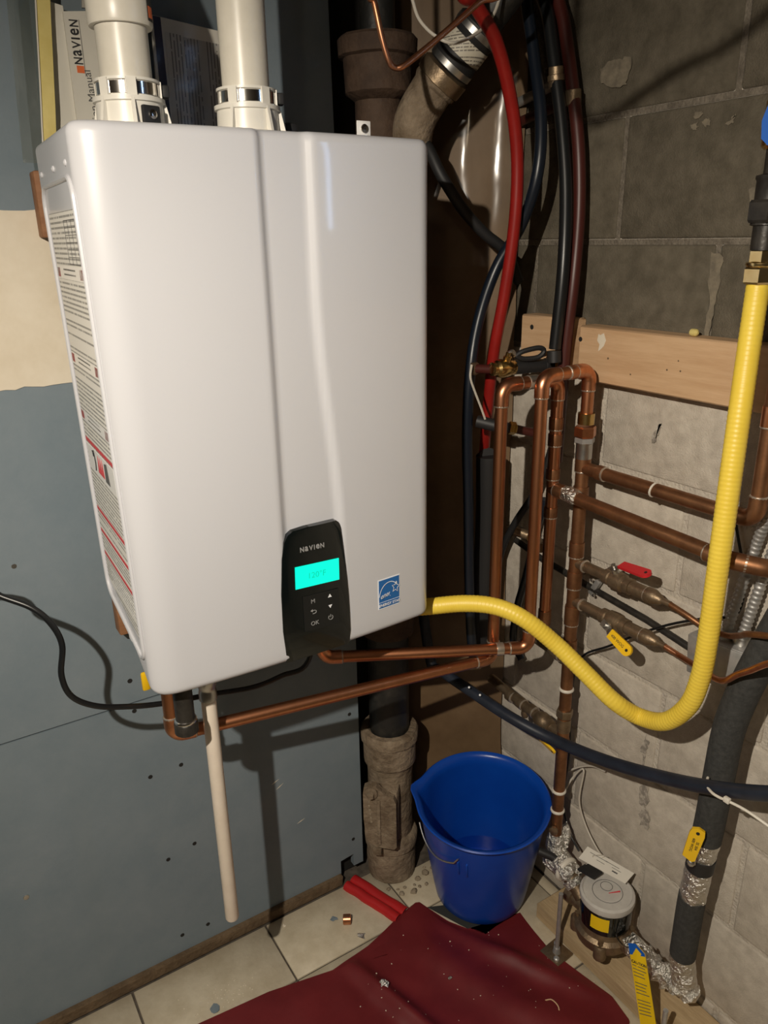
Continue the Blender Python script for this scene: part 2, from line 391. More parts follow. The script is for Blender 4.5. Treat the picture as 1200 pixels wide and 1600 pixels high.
def hexnut(parent, p, d, r, ln, m='brass', name='nut'):
    d = V(d).normalized()
    return MB().rev([(r * .92, -ln / 2), (r, -ln * .38), (r, ln * .38), (r * .92, ln / 2)], p, d, 6).build(name, m, parent, ang=25)
def lever(parent, p, d, up, ln, wd, m, stemlen=0.02, th=0.005, lift=0.012, metal='zinc', name='valve_handle'):
    """lever handle: stem, cranked steel strip and coloured grip"""
    d = V(d).normalized(); up = V(up); up = (up - d * up.dot(d)).normalized(); sd = d.cross(up).normalized(); p = V(p)
    st = MB().rev([(.007, 0), (.007, stemlen), (.0045, stemlen), (.0045, stemlen + .006)], p, up, 10).build('stem', metal, parent)
    q = p + up * stemlen
    h = MB()
    prof = [(-.010, 0), (.010, 0), (.022, lift), (.03, lift)]
    h.sheet([[q + d * a + up * b + sd * s for s in (-.0065, .0065)] for a, b in prof], .0025, up)
    ho = h.build(name, metal, parent, ang=20)
    g = MB(); a0 = .024; out = []
    K = 8
    outline = [(a0, -wd * .42), (a0 + ln * .75, -wd * .5)] + [(a0 + ln - wd * .5 + wd * .5 * math.cos(t), wd * .5 * math.sin(t)) for t in [(-math.pi / 2 + math.pi * k / K) for k in range(K + 1)]] + [(a0 + ln * .75, wd * .5), (a0, wd * .42)]
    base = q + up * (lift - th * .6)
    g.prism([base + d * a + sd * b for a, b in outline], up * th)
    g.build('grip', m, ho, ang=50)
    hole = q + up * (lift + th * .4) + d * (a0 + ln - wd * .45)
    MB().rev([(.0028, 0), (.0028, .0006)], hole, up, 10).build('grip_hole', 'hole_dark', ho)
    return ho, base + up * (th + .0003), d, sd, a0
# ================================================================== THE SETTING
YW = 1.30                                       # face of the drywall
XW = 1.10                                       # face of the block wall
XE = 0.738                                      # free end of the drywall
# floor with its tiles
fl = struct(MB().box((-0.22, -0.2, -0.0245), (2.9, 3.6, 0.04)).build('floor', 'grout', smooth=False))
ts = 0.302
tile_mesh = {}
def rect_tile(x0, x1, y0, y1, i):
    g = 0.0022
    o = MB().box(((x0 + x1) / 2, (y0 + y1) / 2, -0.004 + random.uniform(-.0004, .0004)), (x1 - x0 - 2 * g, y1 - y0 - 2 * g, 0.008), bev=0.0012, seg=1).build('tile', 'tile', fl, ang=60)
for i in range(-5, 4):
    for j in range(-6, 2):
        x0 = 0.165 + i * ts - 0.0; y0 = 1.122 + (j - 1) * ts
        x1 = min(x0 + ts, XW); y1 = y0 + ts
        if j == 1: y0 = 1.122; y1 = 1.287
        if x1 - x0 < 0.02: continue
        if j == 1 and x0 > 0.7: y1 = 1.24
        rect_tile(x0, x1, y0, y1, i)
# drywall on the left
wl = struct(MB().box((-0.45, 1.375, 1.19), (2.37, 0.10, 2.38)).build('wall_left', 'hole_dark', smooth=False))
ZS = 0.664                                      # seam between the two sheets
def drywall(outline, holes=()):
    o = MB().prism([(x, YW + 0.015, z) for x, z in outline], (0, -0.015, 0)).build('drywall_sheet', 'drywall', wl, smooth=False)
    return o
low = drywall([(-1.6, 0.024), (0.676, 0.024), (0.676, 0.062), (0.712, 0.066), (0.712, 0.030), (XE, 0.030), (XE, ZS - 0.0018), (-1.6, ZS - 0.0018)])
upp = drywall([(-1.6, ZS + 0.0018), (XE, ZS + 0.0018), (XE - 0.008, 1.5), (XE - 0.02, 2.38), (-1.6, 2.38)])
for px, py in [(22, 885)]:
    p = A(px, py, Y=YW); MB().rev([(.0016, -.0006), (.0042, 0)], p, (0, -1, 0), 10).build('drywall_screw', 'zinc', upp)
for px, py in [(203, 1064)]:
    p = A(px, py, Y=YW); MB().rev([(.0048, .0), (.0044, .0006), (.002, .0003)], p, (0, -1, 0), 10).build('drywall_screw', 'hole_dark', upp)
for px, py in [(210, 1111), (283, 1195), (235, 1214), (304, 1318), (263, 1343), (285, 1461), (325, 1444), (552, 1311), (546, 1116)]:
    p = A(px, py, Y=YW); MB().rev([(.0046, .0), (.0042, .0006), (.002, .0003)], p, (0, -1, 0), 10).build('drywall_screw', 'hole_dark', low)
p = A(41, 1402, Y=YW); MB().rev([(.0055, 0), (.005, .0012), (.001, .0015)], p, (0, -1, 0), 9).build('drywall_screw', 'zinc', low)
for px, py, a in [(430, 1222, .4), (437, 1229, .5), (470, 1283, .3)]:
    p = A(px, py, Y=YW - .0004); d = V((math.cos(a), 0, math.sin(a)))
    MB().tube([p - d * .010, p, p + d * .011], [.0002, .0012, .0002], 6, flat=.3).build('scuff', 'compound', low)
# ragged band of joint compound
def ragged(x0, x1, zb, zt, n=110):
    top = []; bot = []
    for i in range(n + 1):
        x = x0 + (x1 - x0) * i / n
        top.append((x, zt + 0.008 * noise.noise(V((x * 14, 0, 3))) + 0.004 * noise.noise(V((x * 80, 1, 3)))))
        bot.append((x, zb + 0.008 * noise.noise(V((x * 11, 5, 3))) + 0.005 * noise.noise(V((x * 90, 7, 3)))))
    return top, bot
tp, bt = ragged(-0.9, 0.60, 1.268, 1.524)
rows = []
for k in range(13):
    t = k / 12; row = []
    for (xa, za), (xb, zb2) in zip(tp, bt):
        z = za * (1 - t) + zb2 * t
        row.append((xa, YW - 0.0012 - 0.0016 * math.sin(math.pi * min(max(t, .04), .96)) ** .5 - 0.0007 * noise.noise(V((xa * 9, z * 22, 1))), z))
    rows.append(row)
MB().sheet(rows, 0.0012, (0, -1, 0)).build('joint_compound', 'compound', wl)
# sill plate along the foot of the drywall
MB().box((-0.46, 1.2945, 0.0125), (2.27, 0.013, 0.025), bev=.002, seg=1).jitter(.0025, 60).build('trim_1', 'wood_plate').__setitem__('kind', 'structure')
# right wall: blocks with mortar
wr = struct(MB().box((XW + 0.055, -0.1, 1.19), (0.103, 3.4, 2.38)).build('wall_right', 'mortar_painted', smooth=False))
bl_cache = {}
def block(y0, y1, z0, z1, m):
    key = (round(y1 - y0, 3), round(z1 - z0, 3), m, random.randint(0, 2))
    g = 0.0048; c = V((XW + 0.02, (y0 + y1) / 2, (z0 + z1) / 2))
    if key not in bl_cache:
        o = MB().box(c, (0.04, y1 - y0 - 2 * g, z1 - z0 - 2 * g), bev=0.004, seg=2).build('concrete_block', m, wr, ang=60)
        bl_cache[key] = o
    else:
        s = bl_cache[key]; o = s.copy(); C.objects.link(o)
        o.location = V((c.x, c.y, z0 + g)) - ORG[wr.name]
    o.location.x += random.uniform(-.0012, .0012)
    return o
for k in range(-1, 12):
    z0 = 0.063 + 0.2 * k; z1 = z0 + 0.2
    if z1 > 2.3: z1 = 2.3
    z0 = max(z0, 0.0)
    if z1 - z0 < 0.03: continue
    off = 0.975 if k % 2 == 1 else 0.775
    for j in range(-5, 2):
        y1 = off + 0.4 * j + 0.0; y0 = y1 - 0.4
        y1b = min(y1, 1.42)
        if y1b - y0 < 0.05: continue
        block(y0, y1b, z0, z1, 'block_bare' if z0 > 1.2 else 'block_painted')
    if off + 0.4 * 1 < 1.42: block(off + 0.4, 1.42, z0, z1, 'block_bare' if z0 > 1.2 else 'block_painted')
# bare joints above the plank
for k in range(6, 12):
    z = 0.063 + 0.2 * k
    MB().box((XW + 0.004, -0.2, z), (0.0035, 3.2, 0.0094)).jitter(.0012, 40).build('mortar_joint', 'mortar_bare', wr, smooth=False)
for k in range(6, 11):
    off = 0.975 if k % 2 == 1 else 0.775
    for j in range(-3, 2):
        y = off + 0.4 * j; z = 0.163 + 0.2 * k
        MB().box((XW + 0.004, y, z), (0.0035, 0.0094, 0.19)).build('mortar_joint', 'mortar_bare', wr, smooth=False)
# the back of the corner and the rest of the cellar
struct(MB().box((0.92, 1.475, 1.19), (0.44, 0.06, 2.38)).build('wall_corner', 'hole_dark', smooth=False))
struct(MB().box((-0.22, -2.03, 1.19), (2.9, 0.06, 2.38)).build('wall_back', 'room_paint', smooth=False))
struct(MB().box((-1.66, -0.3, 1.19), (0.06, 3.5, 2.38)).build('wall_side', 'room_paint', smooth=False))
ce = struct(MB().box((-0.22, -0.3, 2.42), (2.95, 3.6, 0.04)).build('ceiling', 'ceiling_wood', smooth=False))
for i in range(7):
    MB().box((-1.48 + i * 0.40, -0.36, 2.31), (0.038, 3.26, 0.18)).build('joist', 'ceiling_wood', ce, smooth=False)
# small cellar window, its strip of daylight shows in the enamel
wn = struct(MB().box((XW - 0.004, 0.015, 1.71), (0.008, 0.035, 0.42)).build('window_1', 'sky_pane', smooth=False))
for dy, dz, sy, sz in [(-.0275, 0, .02, .46), (.0275, 0, .02, .46), (0, .22, .075, .02), (0, -.22, .075, .02)]:
    MB().box((XW - 0.008, 0.015 + dy, 1.71 + dz), (0.016, sy, sz)).build('window_frame', 'white_trim', wn)
# ================================================================== INSULATION IN THE CORNER
def kraft(name, plan, label, seed, nz=40):
    path = curve(plan, 6); rows = []
    for k in range(nz + 1):
        z = 0.012 + 2.19 * k / nz; row = []
        for p in path:
            q = V((p[0], p[1], z)); d = 0.010 * noise.noise(V((p[0] * 9 + seed, p[1] * 9, z * 2.6))) + 0.004 * noise.noise(V((p[0] * 30, seed, z * 14)))
            q.y += d - 0.02 * (0 if z > 0.8 else (0.8 - z) * .9); q.x -= 0.3 * d
            q.x = min(q.x, XW - 0.005); row.append(q)
        rows.append(row)
    o = MB().sheet(rows, 0.028, (-0.3, -0.95, 0)).build(name, 'kraft')
    return tag(o, label, 'insulation', 'kraft batts in the corner')
kraft('insulation_batt', [(0.868, 1.404), (0.88, 1.396), (0.893, 1.380), (0.905, 1.362)], 'brown kraft-faced insulation batt right behind the cast-iron drain stack', 1.0)
kraft('insulation_batt', [(0.908, 1.372), (0.95, 1.332), (1.00, 1.285), (1.05, 1.245), (1.092, 1.218)], 'brown kraft-faced insulation batt packed against the block wall in the corner', 5.0)
# crumpled clear plastic sheet hanging in front of the batts
rows = []
for k in range(26):
    z = 1.42 + 0.62 * k / 25; row = []
    for j in range(13):
        t = j / 12; p = lerp((0.915, 1.325, z), (1.055, 1.20, z), t)
        p.x -= 0.012 * (1 - k / 25) * t
        p.y += 0.010 * noise.noise(V((t * 3, z * 4, 2.0))) + 0.004 * noise.noise(V((t * 9, z * 14, 7.0))) - 0.010
        row.append(p)
    rows.append(row)
tag(MB().sheet(rows).build('plastic_sheet', 'film_sheet'), 'clear crinkled plastic sheet hanging in front of the kraft batts', 'plastic sheet')
# ================================================================== WALL-HUNG WATER HEATER
ZB, ZT, YF, YB = 0.874, 1.604, 0.937, 1.205
hz = thing('water_heater', 'large glossy white wall-hung tankless water heater with lit control panel', 'water heater', (0.435, 1.1, ZB))
def sstep(a, b, x):
    t = min(max((x - a) / (b - a), 0), 1); return t * t * (3 - 2 * t)
def ridge_x(z): return 0.487 + 0.024 * sstep(1.42, 1.06, z)
def front_off(x, z):
    dep = 0.0075
    a = sstep(0.4165, 0.4275, x)                 # left panel falls to the channel
    rx = ridge_x(z); b = sstep(rx - 0.004, rx + 0.008, x)
    bow = 0.010 * ((x - 0.445) / 0.23) ** 2
    return dep * a * (1 - b) + bow
def side_x(y, z): return 0.2065 + 0.037 * (y - 0.957) + 0.0075 * min(max((1.5 - z) / .55, 0), 1.15)
def section(z, ins):
    RX, RY, RR = 0.042, 0.022, 0.022
    xl, xr = side_x(YF + RY, z), 0.687; xlb, xrb = side_x(YB, z), 0.676
    pts = [V((xlb + ins, YB, 0)), V((side_x((YB + YF + RY) / 2, z) + ins, (YB + YF + RY) / 2, 0))]
    for k in range(11):
        t = math.pi / 2 * k / 10
        pts.append(V((xl + RX - RX * math.cos(t) + ins * math.cos(t), YF + RY - RY * math.sin(t) + ins * math.sin(t), 0)))
    n = 84
    for i in range(1, n):
        x = xl + RX + (xr - RR - xl - RX) * i / n; pts.append(V((x, YF + ins, 0)))
    for k in range(9):
        t = math.pi / 2 * k / 8
        pts.append(V((xr - RR + RR * math.sin(t) - ins * math.sin(t), YF + RR - RR * math.cos(t) + ins * math.cos(t), 0)))
    pts += [V((xrb + (xr - xrb) * .5 - ins, (YB + YF + RR) / 2, 0)), V((xrb - ins, YB, 0))]
    for p in pts:
        if p.y < YF + 0.05: p.y += front_off(p.x, z)
        zb = ZB + 0.075 * min(max((p.y - .955) / .2, 0), 1.2)      # the underside rises towards the wall
        p.z = ZT - (ZT - z) * (ZT - zb) / (ZT - ZB)
    return pts
lev = []
RT, RB = 0.013, 0.013
for k in range(7):
    t = math.pi / 2 * k / 6; lev.append((ZB + RB - RB * math.cos(t), RB * (1 - math.sin(t))))
nz = 46
for k in range(1, nz): lev.append((ZB + RB + (ZT - RT - ZB - RB) * k / nz, 0))
for k in range(7):
    t = math.pi / 2 * k / 6; lev.append((ZT - RT + RT * math.sin(t), RT * (1 - math.cos(t))))
b = MB(); secs = [section(z, i) for z, i in lev]; K = len(secs[0])
vs_ = [p for s in secs for p in s]; fs_ = []
for i in range(len(secs) - 1):
    for j in range(K):
        j2 = (j + 1) % K; fs_.append([i * K + j, i * K + j2, (i + 1) * K + j2, (i + 1) * K + j])
fs_.append(list(range(K))[::-1]); fs_.append([(len(secs) - 1) * K + j for j in range(K)])
b.add(vs_, fs_); b.build('casing', 'white_coat', hz, ang=50)
# left side: raised bead frame and printed label
MB().box((0.44, (YB + 1.2645) / 2, 1.265), (.40, 1.2645 - YB + .002, .56)).build('back_plate', 'galvanised', hz)
def side(y, z, out=0.0): return V((side_x(y, z) - out, y, z))
def side_loop(y0, y1, z0, z1, r, n=6):
    out = []
    for cy, cz, a0 in [(y1 - r, z1 - r, 0), (y0 + r, z1 - r, 90), (y0 + r, z0 + r, 180), (y1 - r, z0 + r, 270)]:
        for k in range(n + 1):
            a = math.radians(a0 + 90 * k / n); out.append((cy + r * math.cos(a), cz + r * math.sin(a)))
    return out
lp = side_loop(0.968, 1.186, 0.955, 1.548, 0.025)
lp = [(y, z + (.0 if z > 1.2 else -.030 * (1.186 - y) / .218)) for y, z in lp]
path = [side(y, z, 0.0005) for y, z in lp]; path.append(path[0])
MB().tube(path, 0.0036, 8, caps=False).build('side_bead', 'white_coat', hz)
y0, y1 = 0.982, 1.168
MB().sheet([[side(y0 + (y1 - y0) * u / 4, lerp((0.955 + .026 * u / 4, 0, 0), (1.514, 0, 0), v / 12).x, .0008) for u in range(5)] for v in range(13)], .0006, (-1, 0, 0)).build('side_label', 'label_print', hz, smooth=False, label='white sheet of small print with red bars')
lab = [c for c in hz.children if c.name == 'side_label'][0]
def strip(z0, z1, ya, yb, m, name='label_bar'):
    MB().prism([side(ya, z0, .0008), side(yb, z0, .0008), side(yb, z1, .0008), side(ya, z1, .0008)], (-0.0003, 0, 0)).build(name, m, lab, smooth=False)
LIGHTP = 'white_trim'
for z in (1.439, 1.324, 1.243):                 # heading rows with a red box at both ends
    strip(z - .006, z + .010, y0, y1, LIGHTP, 'label_heading')
    strip(z - .004, z + .008, y1 - .022, y1 - .002, 'ink_red'); strip(z - .004, z + .008, y0 + .002, y0 + .022, 'ink_red')
    for s in (0, 1): strip(z + .006 - .006 * s - .001, z + .006 - .006 * s + .001, y0 + .05, y1 - .05, 'ink_dark', 'label_line')
for z in (1.208, 1.100, 1.064, 1.026): strip(z - .0028, z + .0028, y0 + .002, y1 - .002, 'ink_red')
for i in range(5): strip(1.008 - i * .006, 1.0105 - i * .006, y0 + .01, y1 - .03 - .01 * (i % 2), LIGHTP, 'label_line')
strip(1.165, 1.202, y0 + .004, y1 - .004, LIGHTP, 'label_picture')
MB().tube([side(1.120, 1.190, .0014), side(1.125, 1.197, .0014), side(1.115, 1.199, .0014), side(1.110, 1.182, .0014), side(1.115, 1.170, .0014)], .0016, 6, flat=.4).build('label_icon', 'ink_black', lab)
for yy in (1.062, 1.075, 1.088): MB().prism([side(yy - .007, 1.172, .0014), side(yy + .007, 1.172, .0014), side(yy, 1.198, .0014)], (-.0003, 0, 0)).build('label_icon', 'ink_red', lab)
MB().prism([side(1.022, 1.170, .0014), side(1.048, 1.170, .0014), side(1.046, 1.196, .0014), side(1.03, 1.199, .0014)], (-.0003, 0, 0)).build('label_icon', 'ink_dark', lab)
for i in range(7): strip(1.452 + i * .0085, 1.4527 + i * .0085, y0 + .004, y0 + .08, 'ink_dark', 'label_line')     # table grid
for i in range(4): strip(1.452, 1.503, y0 + .004 + .025 * i, y0 + .005 + .025 * i, 'ink_dark', 'label_line')
for yy in (0.992, 1.080, 1.180): MB().rev([(.0038, 0), (.0036, .0015), (.001, .003)], side(yy, 1.563), (-1, 0, 0), 10).build('rivet', 'white_coat', hz)
# control panel
def fpt(x, z, out=0.0): return V((x, YF + front_off(x, z) - out, z))
po = [(0.4125, 0.8755), (0.4085, 0.93), (0.4095, 0.99), (0.4140, 1.045), (0.4190, 1.070), (0.4255, 1.080), (0.4335, 1.0845), (0.46, 1.087), (0.4975, 1.0895), (0.5055, 1.086), (0.5100, 1.077), (0.5135, 1.05), (0.5185, 1.00), (0.5215, 0.95), (0.5220, 0.8755)]
nn = 18
def inter(z, sidek):
    pts = [(x, zz) for x, zz in (po[:8] if sidek == 0 else po[:6:-1])]
    for (xa, za), (xb, zb) in zip(pts, pts[1:]):
        if min(za, zb) - 1e-9 <= z <= max(za, zb) + 1e-9:
            t = 0 if zb == za else (z - za) / (zb - za); return xa + (xb - xa) * t
    return pts[-1][0]
rows = []
zl = [0.8755, 0.90, .93, .96, .99, 1.02, 1.045, 1.06, 1.07, 1.075, 1.08, 1.083, 1.0845, 1.0865]
for z in zl:
    xa, xb = inter(z, 0), inter(z, 1)
    rows.append([V((xa + (xb - xa) * k / nn, YF - 0.0015 - 0.0015 * math.sin(math.pi * k / nn) ** .5 + (0.004 if z < .88 else 0), z)) for k in range(nn + 1)])
cp = MB().sheet(rows, 0.012, (0, -1, 0)).build('control_panel', 'black_gloss', hz, ang=50, label='glossy black control panel with green display')
PY = YF - 0.0034
def quad(pts, m, name, parent, th=.0006, y=PY): return MB().prism([(x, y, z) for x, z in pts], (0, -th, 0)).build(name, m, parent, smooth=False)
sc = [(0.4315, 0.9945), (0.5045, 0.9920), (0.5050, 1.0270), (0.4325, 1.0295)]
so = quad(sc, 'screen', 'display', cp)
text('120°F', 0.013, (0.467, PY - .0008, 1.010), (1, 0, -.03), (0.05, 0, 1), 'screen_ink', so, 'digits')
# brand lettering, mixed capitals of one height
for ch, xx, wd in [('N', .4455, .0062), ('a', .4528, .0054), ('V', .4600, .0064), ('I', .4655, .0013), ('e', .4712, .0058), ('N', .4785, .0062)]:
    glyph(ch, .0076, (xx, PY - .0002, 1.0540 - (xx - .46) * .02), (1, 0, -.02), (0, 0, 1), 'ink_grey', cp, 'brand_letter', wd)
kp = quad([(0.442, 0.921), (0.5025, 0.919), (0.5025, 0.978), (0.442, 0.980)], 'black_key', 'keypad', cp, .0004)
KY = PY - .0006
text('M', .0095, (0.4585, KY, 0.968), (1, 0, 0), (0, 0, 1), 'ink_grey', kp, 'key_symbol', .0002)
text('OK', .0095, (0.4600, KY, 0.9315), (1, 0, 0), (0, 0, 1), 'ink_grey', kp, 'key_symbol', .0002)
def tri(cx, cz, s, up):
    MB().prism([(cx - s, KY, cz - up * s * .8), (cx + s, KY, cz - up * s * .8), (cx, KY, cz + up * s * .9)], (0, -.0003, 0)).build('key_symbol', 'ink_white', kp, smooth=False)
tri(0.487, 0.9700, .0032, 1); tri(0.487, 0.9520, .0032, -1)
MB().tube([(0.4555 + a, KY, 0.9505 + b_) for a, b_ in [(0, .0026), (.005, .0026), (.0075, .0012), (.0075, -.0012), (.005, -.0026), (.0015, -.0026)]], .0006, 6).build('key_symbol', 'ink_grey', kp)
MB().prism([(0.4535, KY, 0.9531), (0.4572, KY, 0.9556), (0.4572, KY, 0.9506)], (0, -.0003, 0)).build('key_symbol', 'ink_grey', kp, smooth=False)
MB().tube([(0.487 + .0037 * math.sin(t), KY, 0.9335 + .0037 * math.cos(t)) for t in [math.radians(35 + 290 * k / 16) for k in range(17)]], .0005, 6).build('key_symbol', 'ink_grey', kp)
MB().tube([(0.487, KY, 0.9340), (0.487, KY, 0.9385)], .0005, 6).build('key_symbol', 'ink_grey', kp)
# blue efficiency sticker
SY = YF + 0.0030
def sp_(u, v, out=0.0):                           # u, v in 0..1 over the sticker
    x = 0.577 + 0.0425 * u; z = 0.9165 + 0.0515 * v; return V((x, YF + front_off(x, z) - 0.0006 - out, z + 0.0005 * u))
st = MB().sheet([[sp_(u / 4, v / 4) for u in range(5)] for v in range(5)], .0006, (0, -1, 0)).build('energy_sticker', 'ink_white', hz, smooth=False, label='square blue energy sticker with white star')
MB().sheet([[sp_(.03 + .94 * u / 4, .235 + .735 * v / 4, .0003) for u in range(5)] for v in range(5)], .0003, (0, -1, 0)).build('sticker_field', 'sticker_blue', st, smooth=False)
MB().sheet([[sp_(.03 + .94 * u / 4, .03 + .185 * v / 2, .0003) for u in range(5)] for v in range(3)], .0003, (0, -1, 0)).build('sticker_field', 'sticker_blue', st, smooth=False)
text('ENERGY STAR', .0066, sp_(.5, .125, .0012), (1, .0586, 0.01), (0, 0, 1), 'ink_white', st, 'sticker_lettering', .0001, bold=.00012)
text('energy', .0120, sp_(.40, .47, .0012), (1, .0586, .24), (.1, 0, 1), 'ink_white', st, 'sticker_lettering', .0001, shear=.5)
arc = [sp_(.50 + .47 * math.cos(t), .36 + .50 * math.sin(t), 0.0012) for t in [math.radians(172 - 132 * k / 20) for k in range(21)]]
MB().tube(arc, .0006, 6, flat=.3, ref=(0, 0, 1)).build('sticker_arc', 'ink_white', st)
star = []
for k in range(11):
    a = math.radians(90 + 36 * k - 10); r = .19 if k % 2 == 0 else .085
    star.append(sp_(.79 + r * math.cos(a), .62 + r * math.sin(a), .0013))
MB().tube(star, .0006, 6, flat=.3).build('sticker_star', 'ink_white', st)
# bracket tab on the top
q = A(568, 200, Y=1.02)
bx0 = MB().box((q.x, 1.02, ZT + .012), (.022, .0025, .030), bev=.001).build('top_bracket', 'white_trim', hz)
MB().rev([(.0058, 0), (.0058, .002), (.003, .0035)], (q.x, 1.0187, ZT + .017), (0, -1, 0), 14).build('bracket_screw', 'chrome', bx0)
MB().rev([(.0022, 0), (.0018, .0007)], (q.x, 1.0152, ZT + .017), (0, -1, 0), 6).build('screw_slot', 'hole_dark', bx0)
MB().box((q.x + .014, 1.02, ZT + .002), (.014, .012, .004), bev=.001).build('bracket_foot', 'zinc', bx0)
# clip and small valve lever under the left edge
q = A(207, 1007, Y=1.18); MB().box((q.x + .004, 1.18, q.z + .012), (.012, .016, .006), bev=.001).build('clip', 'white_trim', hz)
MB().box((q.x + .012, 1.185, q.z + .022), (.008, .01, .03)).build('clip_bracket', 'zinc', hz)
q = A(226, 1062, Y=1.15)
vb = MB().rev([(.010, 0), (.010, .06), (.013, .062), (.013, .085)], (q.x + .03, 1.15, ZB - .015), (0, 0, 1), 14).build('drain_valve', 'brass', hz)
MB().tube([(q.x + .022, 1.15, q.z + .02), (q.x + .006, 1.148, q.z + .024), (q.x + .001, 1.146, q.z + .012)], .003, 8).build('valve_stem', 'brass', vb)
MB().box((q.x, 1.145, q.z), (.013, .007, .034), bev=.003).build('valve_lever', 'handle_yellow', vb)
for dx, dy in ((.14, .05),):
    MB().rev([(.012, 0), (.014, .004), (.014, .02), (.011, .022), (.011, .03)], (0.2 + dx, 1.0 + dy, ZB - .010 + dy * .3), (0, 0, 1), 14).build('bottom_fitting', 'brass', hz)
# boards the heater hangs on
for z0, z1, lb in [(1.485, 1.575, 'brown wooden board behind the upper edge of the water heater'), (0.825, 0.915, 'brown wooden board behind the lower edge of the water heater')]:
    x0 = 0.2185 if z0 > 1 else 0.243
    o = MB().box(((x0 + 0.66) / 2, 1.2805, (z0 + z1) / 2), (0.66 - x0, 0.032, z1 - z0), bev=.003).build('mounting_board', 'wood_brown')
    tag(o, lb, 'board', 'boards carrying the water heater')
# ================================================================== FLUE PIPES ON TOP
def vent(x, y, left):
    lb = 'white plastic flue pipe with a wide coupling, above the left of the heater' if left else 'plain white plastic flue pipe above the middle of the heater'
    t = thing('flue_pipe', lb, 'pipe', (x, y, ZT), 'flue pipes on the heater')
    r = 0.0303
    z1 = ZT + .050
    if left:
        MB().tube([(x, y, z1 - .02), (x, y, 1.735)], r, 32).build('pipe', 'pvc', t)
        MB().rev([(r * .98, 1.716), (.0362, 1.716), (.0372, 1.719), (.0372, 1.748), (.0362, 1.753), (.033, 1.760)], (x, y, 0), (0, 0, 1), 32).build('coupling', 'pvc', t)
        MB().tube(curve([(x, y, 1.755), (x - .004, y, 1.775), (x - .028, y - .002, 1.825), (x - .06, y - .004, 1.88), (x - .075, y, 1.95), (x - .075, y, 2.36)], 6), .0315, 28).build('elbow', 'pvc', t)
        c = V((x, y, 1.735)); a = math.radians(-38)
        rows = [[c + V((.0377 * math.cos(a + k * .09), .0377 * math.sin(a + k * .09), dz)) for k in range(-2, 3)] for dz in (-.014, .012)]
        s_ = MB().sheet(rows, .0004, (0, -1, 0)).build('sticker', 'ink_black', t)
        rows = [[c + V((.0381 * math.cos(a + k * .075), .0381 * math.sin(a + k * .075), dz)) for k in range(-2, 3)] for dz in (-.011, .001)]
        MB().sheet(rows, .0003, (0, -1, 0)).build('sticker_field', 'ink_orange', s_)
    else:
        MB().tube([(x, y, z1 - .02), (x, y, 2.36)], r, 32).build('pipe', 'pvc', t)
    MB().rev([(.0455, ZT - .003), (.0455, ZT + .004), (.0405, ZT + .006), (.0395, ZT + .030), (.0425, ZT + .031), (.0425, ZT + .036), (.0360, ZT + .037), (.0355, ZT + .052), (.0385, ZT + .053), (.0385, ZT + .056), (.031, ZT + .056)], (x, y, 0), (0, 0, 1), 36).build('collar', 'collar_white', t)
    MB().rev([(.0362, ZT + .0385), (.0375, ZT + .0385), (.0375, ZT + .0515), (.0362, ZT + .0515)], (x, y, 0), (0, 0, 1), 36).build('clamp_band', 'chrome', t)
    for a in (-150, -100, -20, 60, 140) if left else (-140, -75, -28, 40, 120):
        d = V((math.cos(math.radians(a)), math.sin(math.radians(a)), 0)); sd = V((-d.y, d.x, 0))
        c = V((x, y, 0)) + d * .038
        MB().prism([c + V((0, 0, ZT)) - sd * .002, c + d * .012 + V((0, 0, ZT)) - sd * .002, c + d * .004 + V((0, 0, ZT + .036)) - sd * .002, c + V((0, 0, ZT + .036)) - sd * .002], sd * .004).build('rib', 'collar_white', t, smooth=False)
        MB().box(V((x, y, ZT + .045)) + d * .0378, (.0035, .012, .020), Matrix.Rotation(math.radians(a), 3, 'Z')).build('rib', 'collar_white', t, smooth=False)
    if left:
        a = math.radians(-72); d = V((math.cos(a), math.sin(a), 0)); c = V((x, y, ZT + .016)) + d * .0415
        k = MB().box(c, (.006, .024, .020), Matrix.Rotation(a, 3, 'Z'), bev=.002).build('screw_plate', 'rubber', t)
        MB().rev([(.0052, 0), (.0052, .002), (.0025, .003)], c + d * .003, d, 14).build('screw', 'chrome', k)
        MB().rev([(.002, 0), (.0018, .0006)], c + d * .0062, d, 6).build('screw_slot', 'hole_dark', k)
        a2 = math.radians(-12)
    else: a2 = math.radians(-18)
    d = V((math.cos(a2), math.sin(a2), 0)); c = V((x, y, ZT + .046)) + d * .042
    k = MB().box(c, (.012, .016, .014), Matrix.Rotation(a2, 3, 'Z'), bev=.002).build('clamp_screw', 'rubber', t)
    if not left:
        c2 = V((x + .066, y + .012, ZT + .008))
        g = MB().box(c2, (.022, .016, .030), bev=.006).build('test_port', 'rubber', t)
        MB().rev([(.0042, 0), (.0042, .001), (.003, .0015)], c2 + V((.004, -.008, 0)), (0, -1, 0), 12).build('screw', 'chrome', g)
        MB().box(c2 + V((-.018, 0, .004)), (.018, .014, .018), bev=.002).build('port_neck', 'collar_white', t)
vent(0.304, 1.05, True)
vent(0.454, 1.04, False)
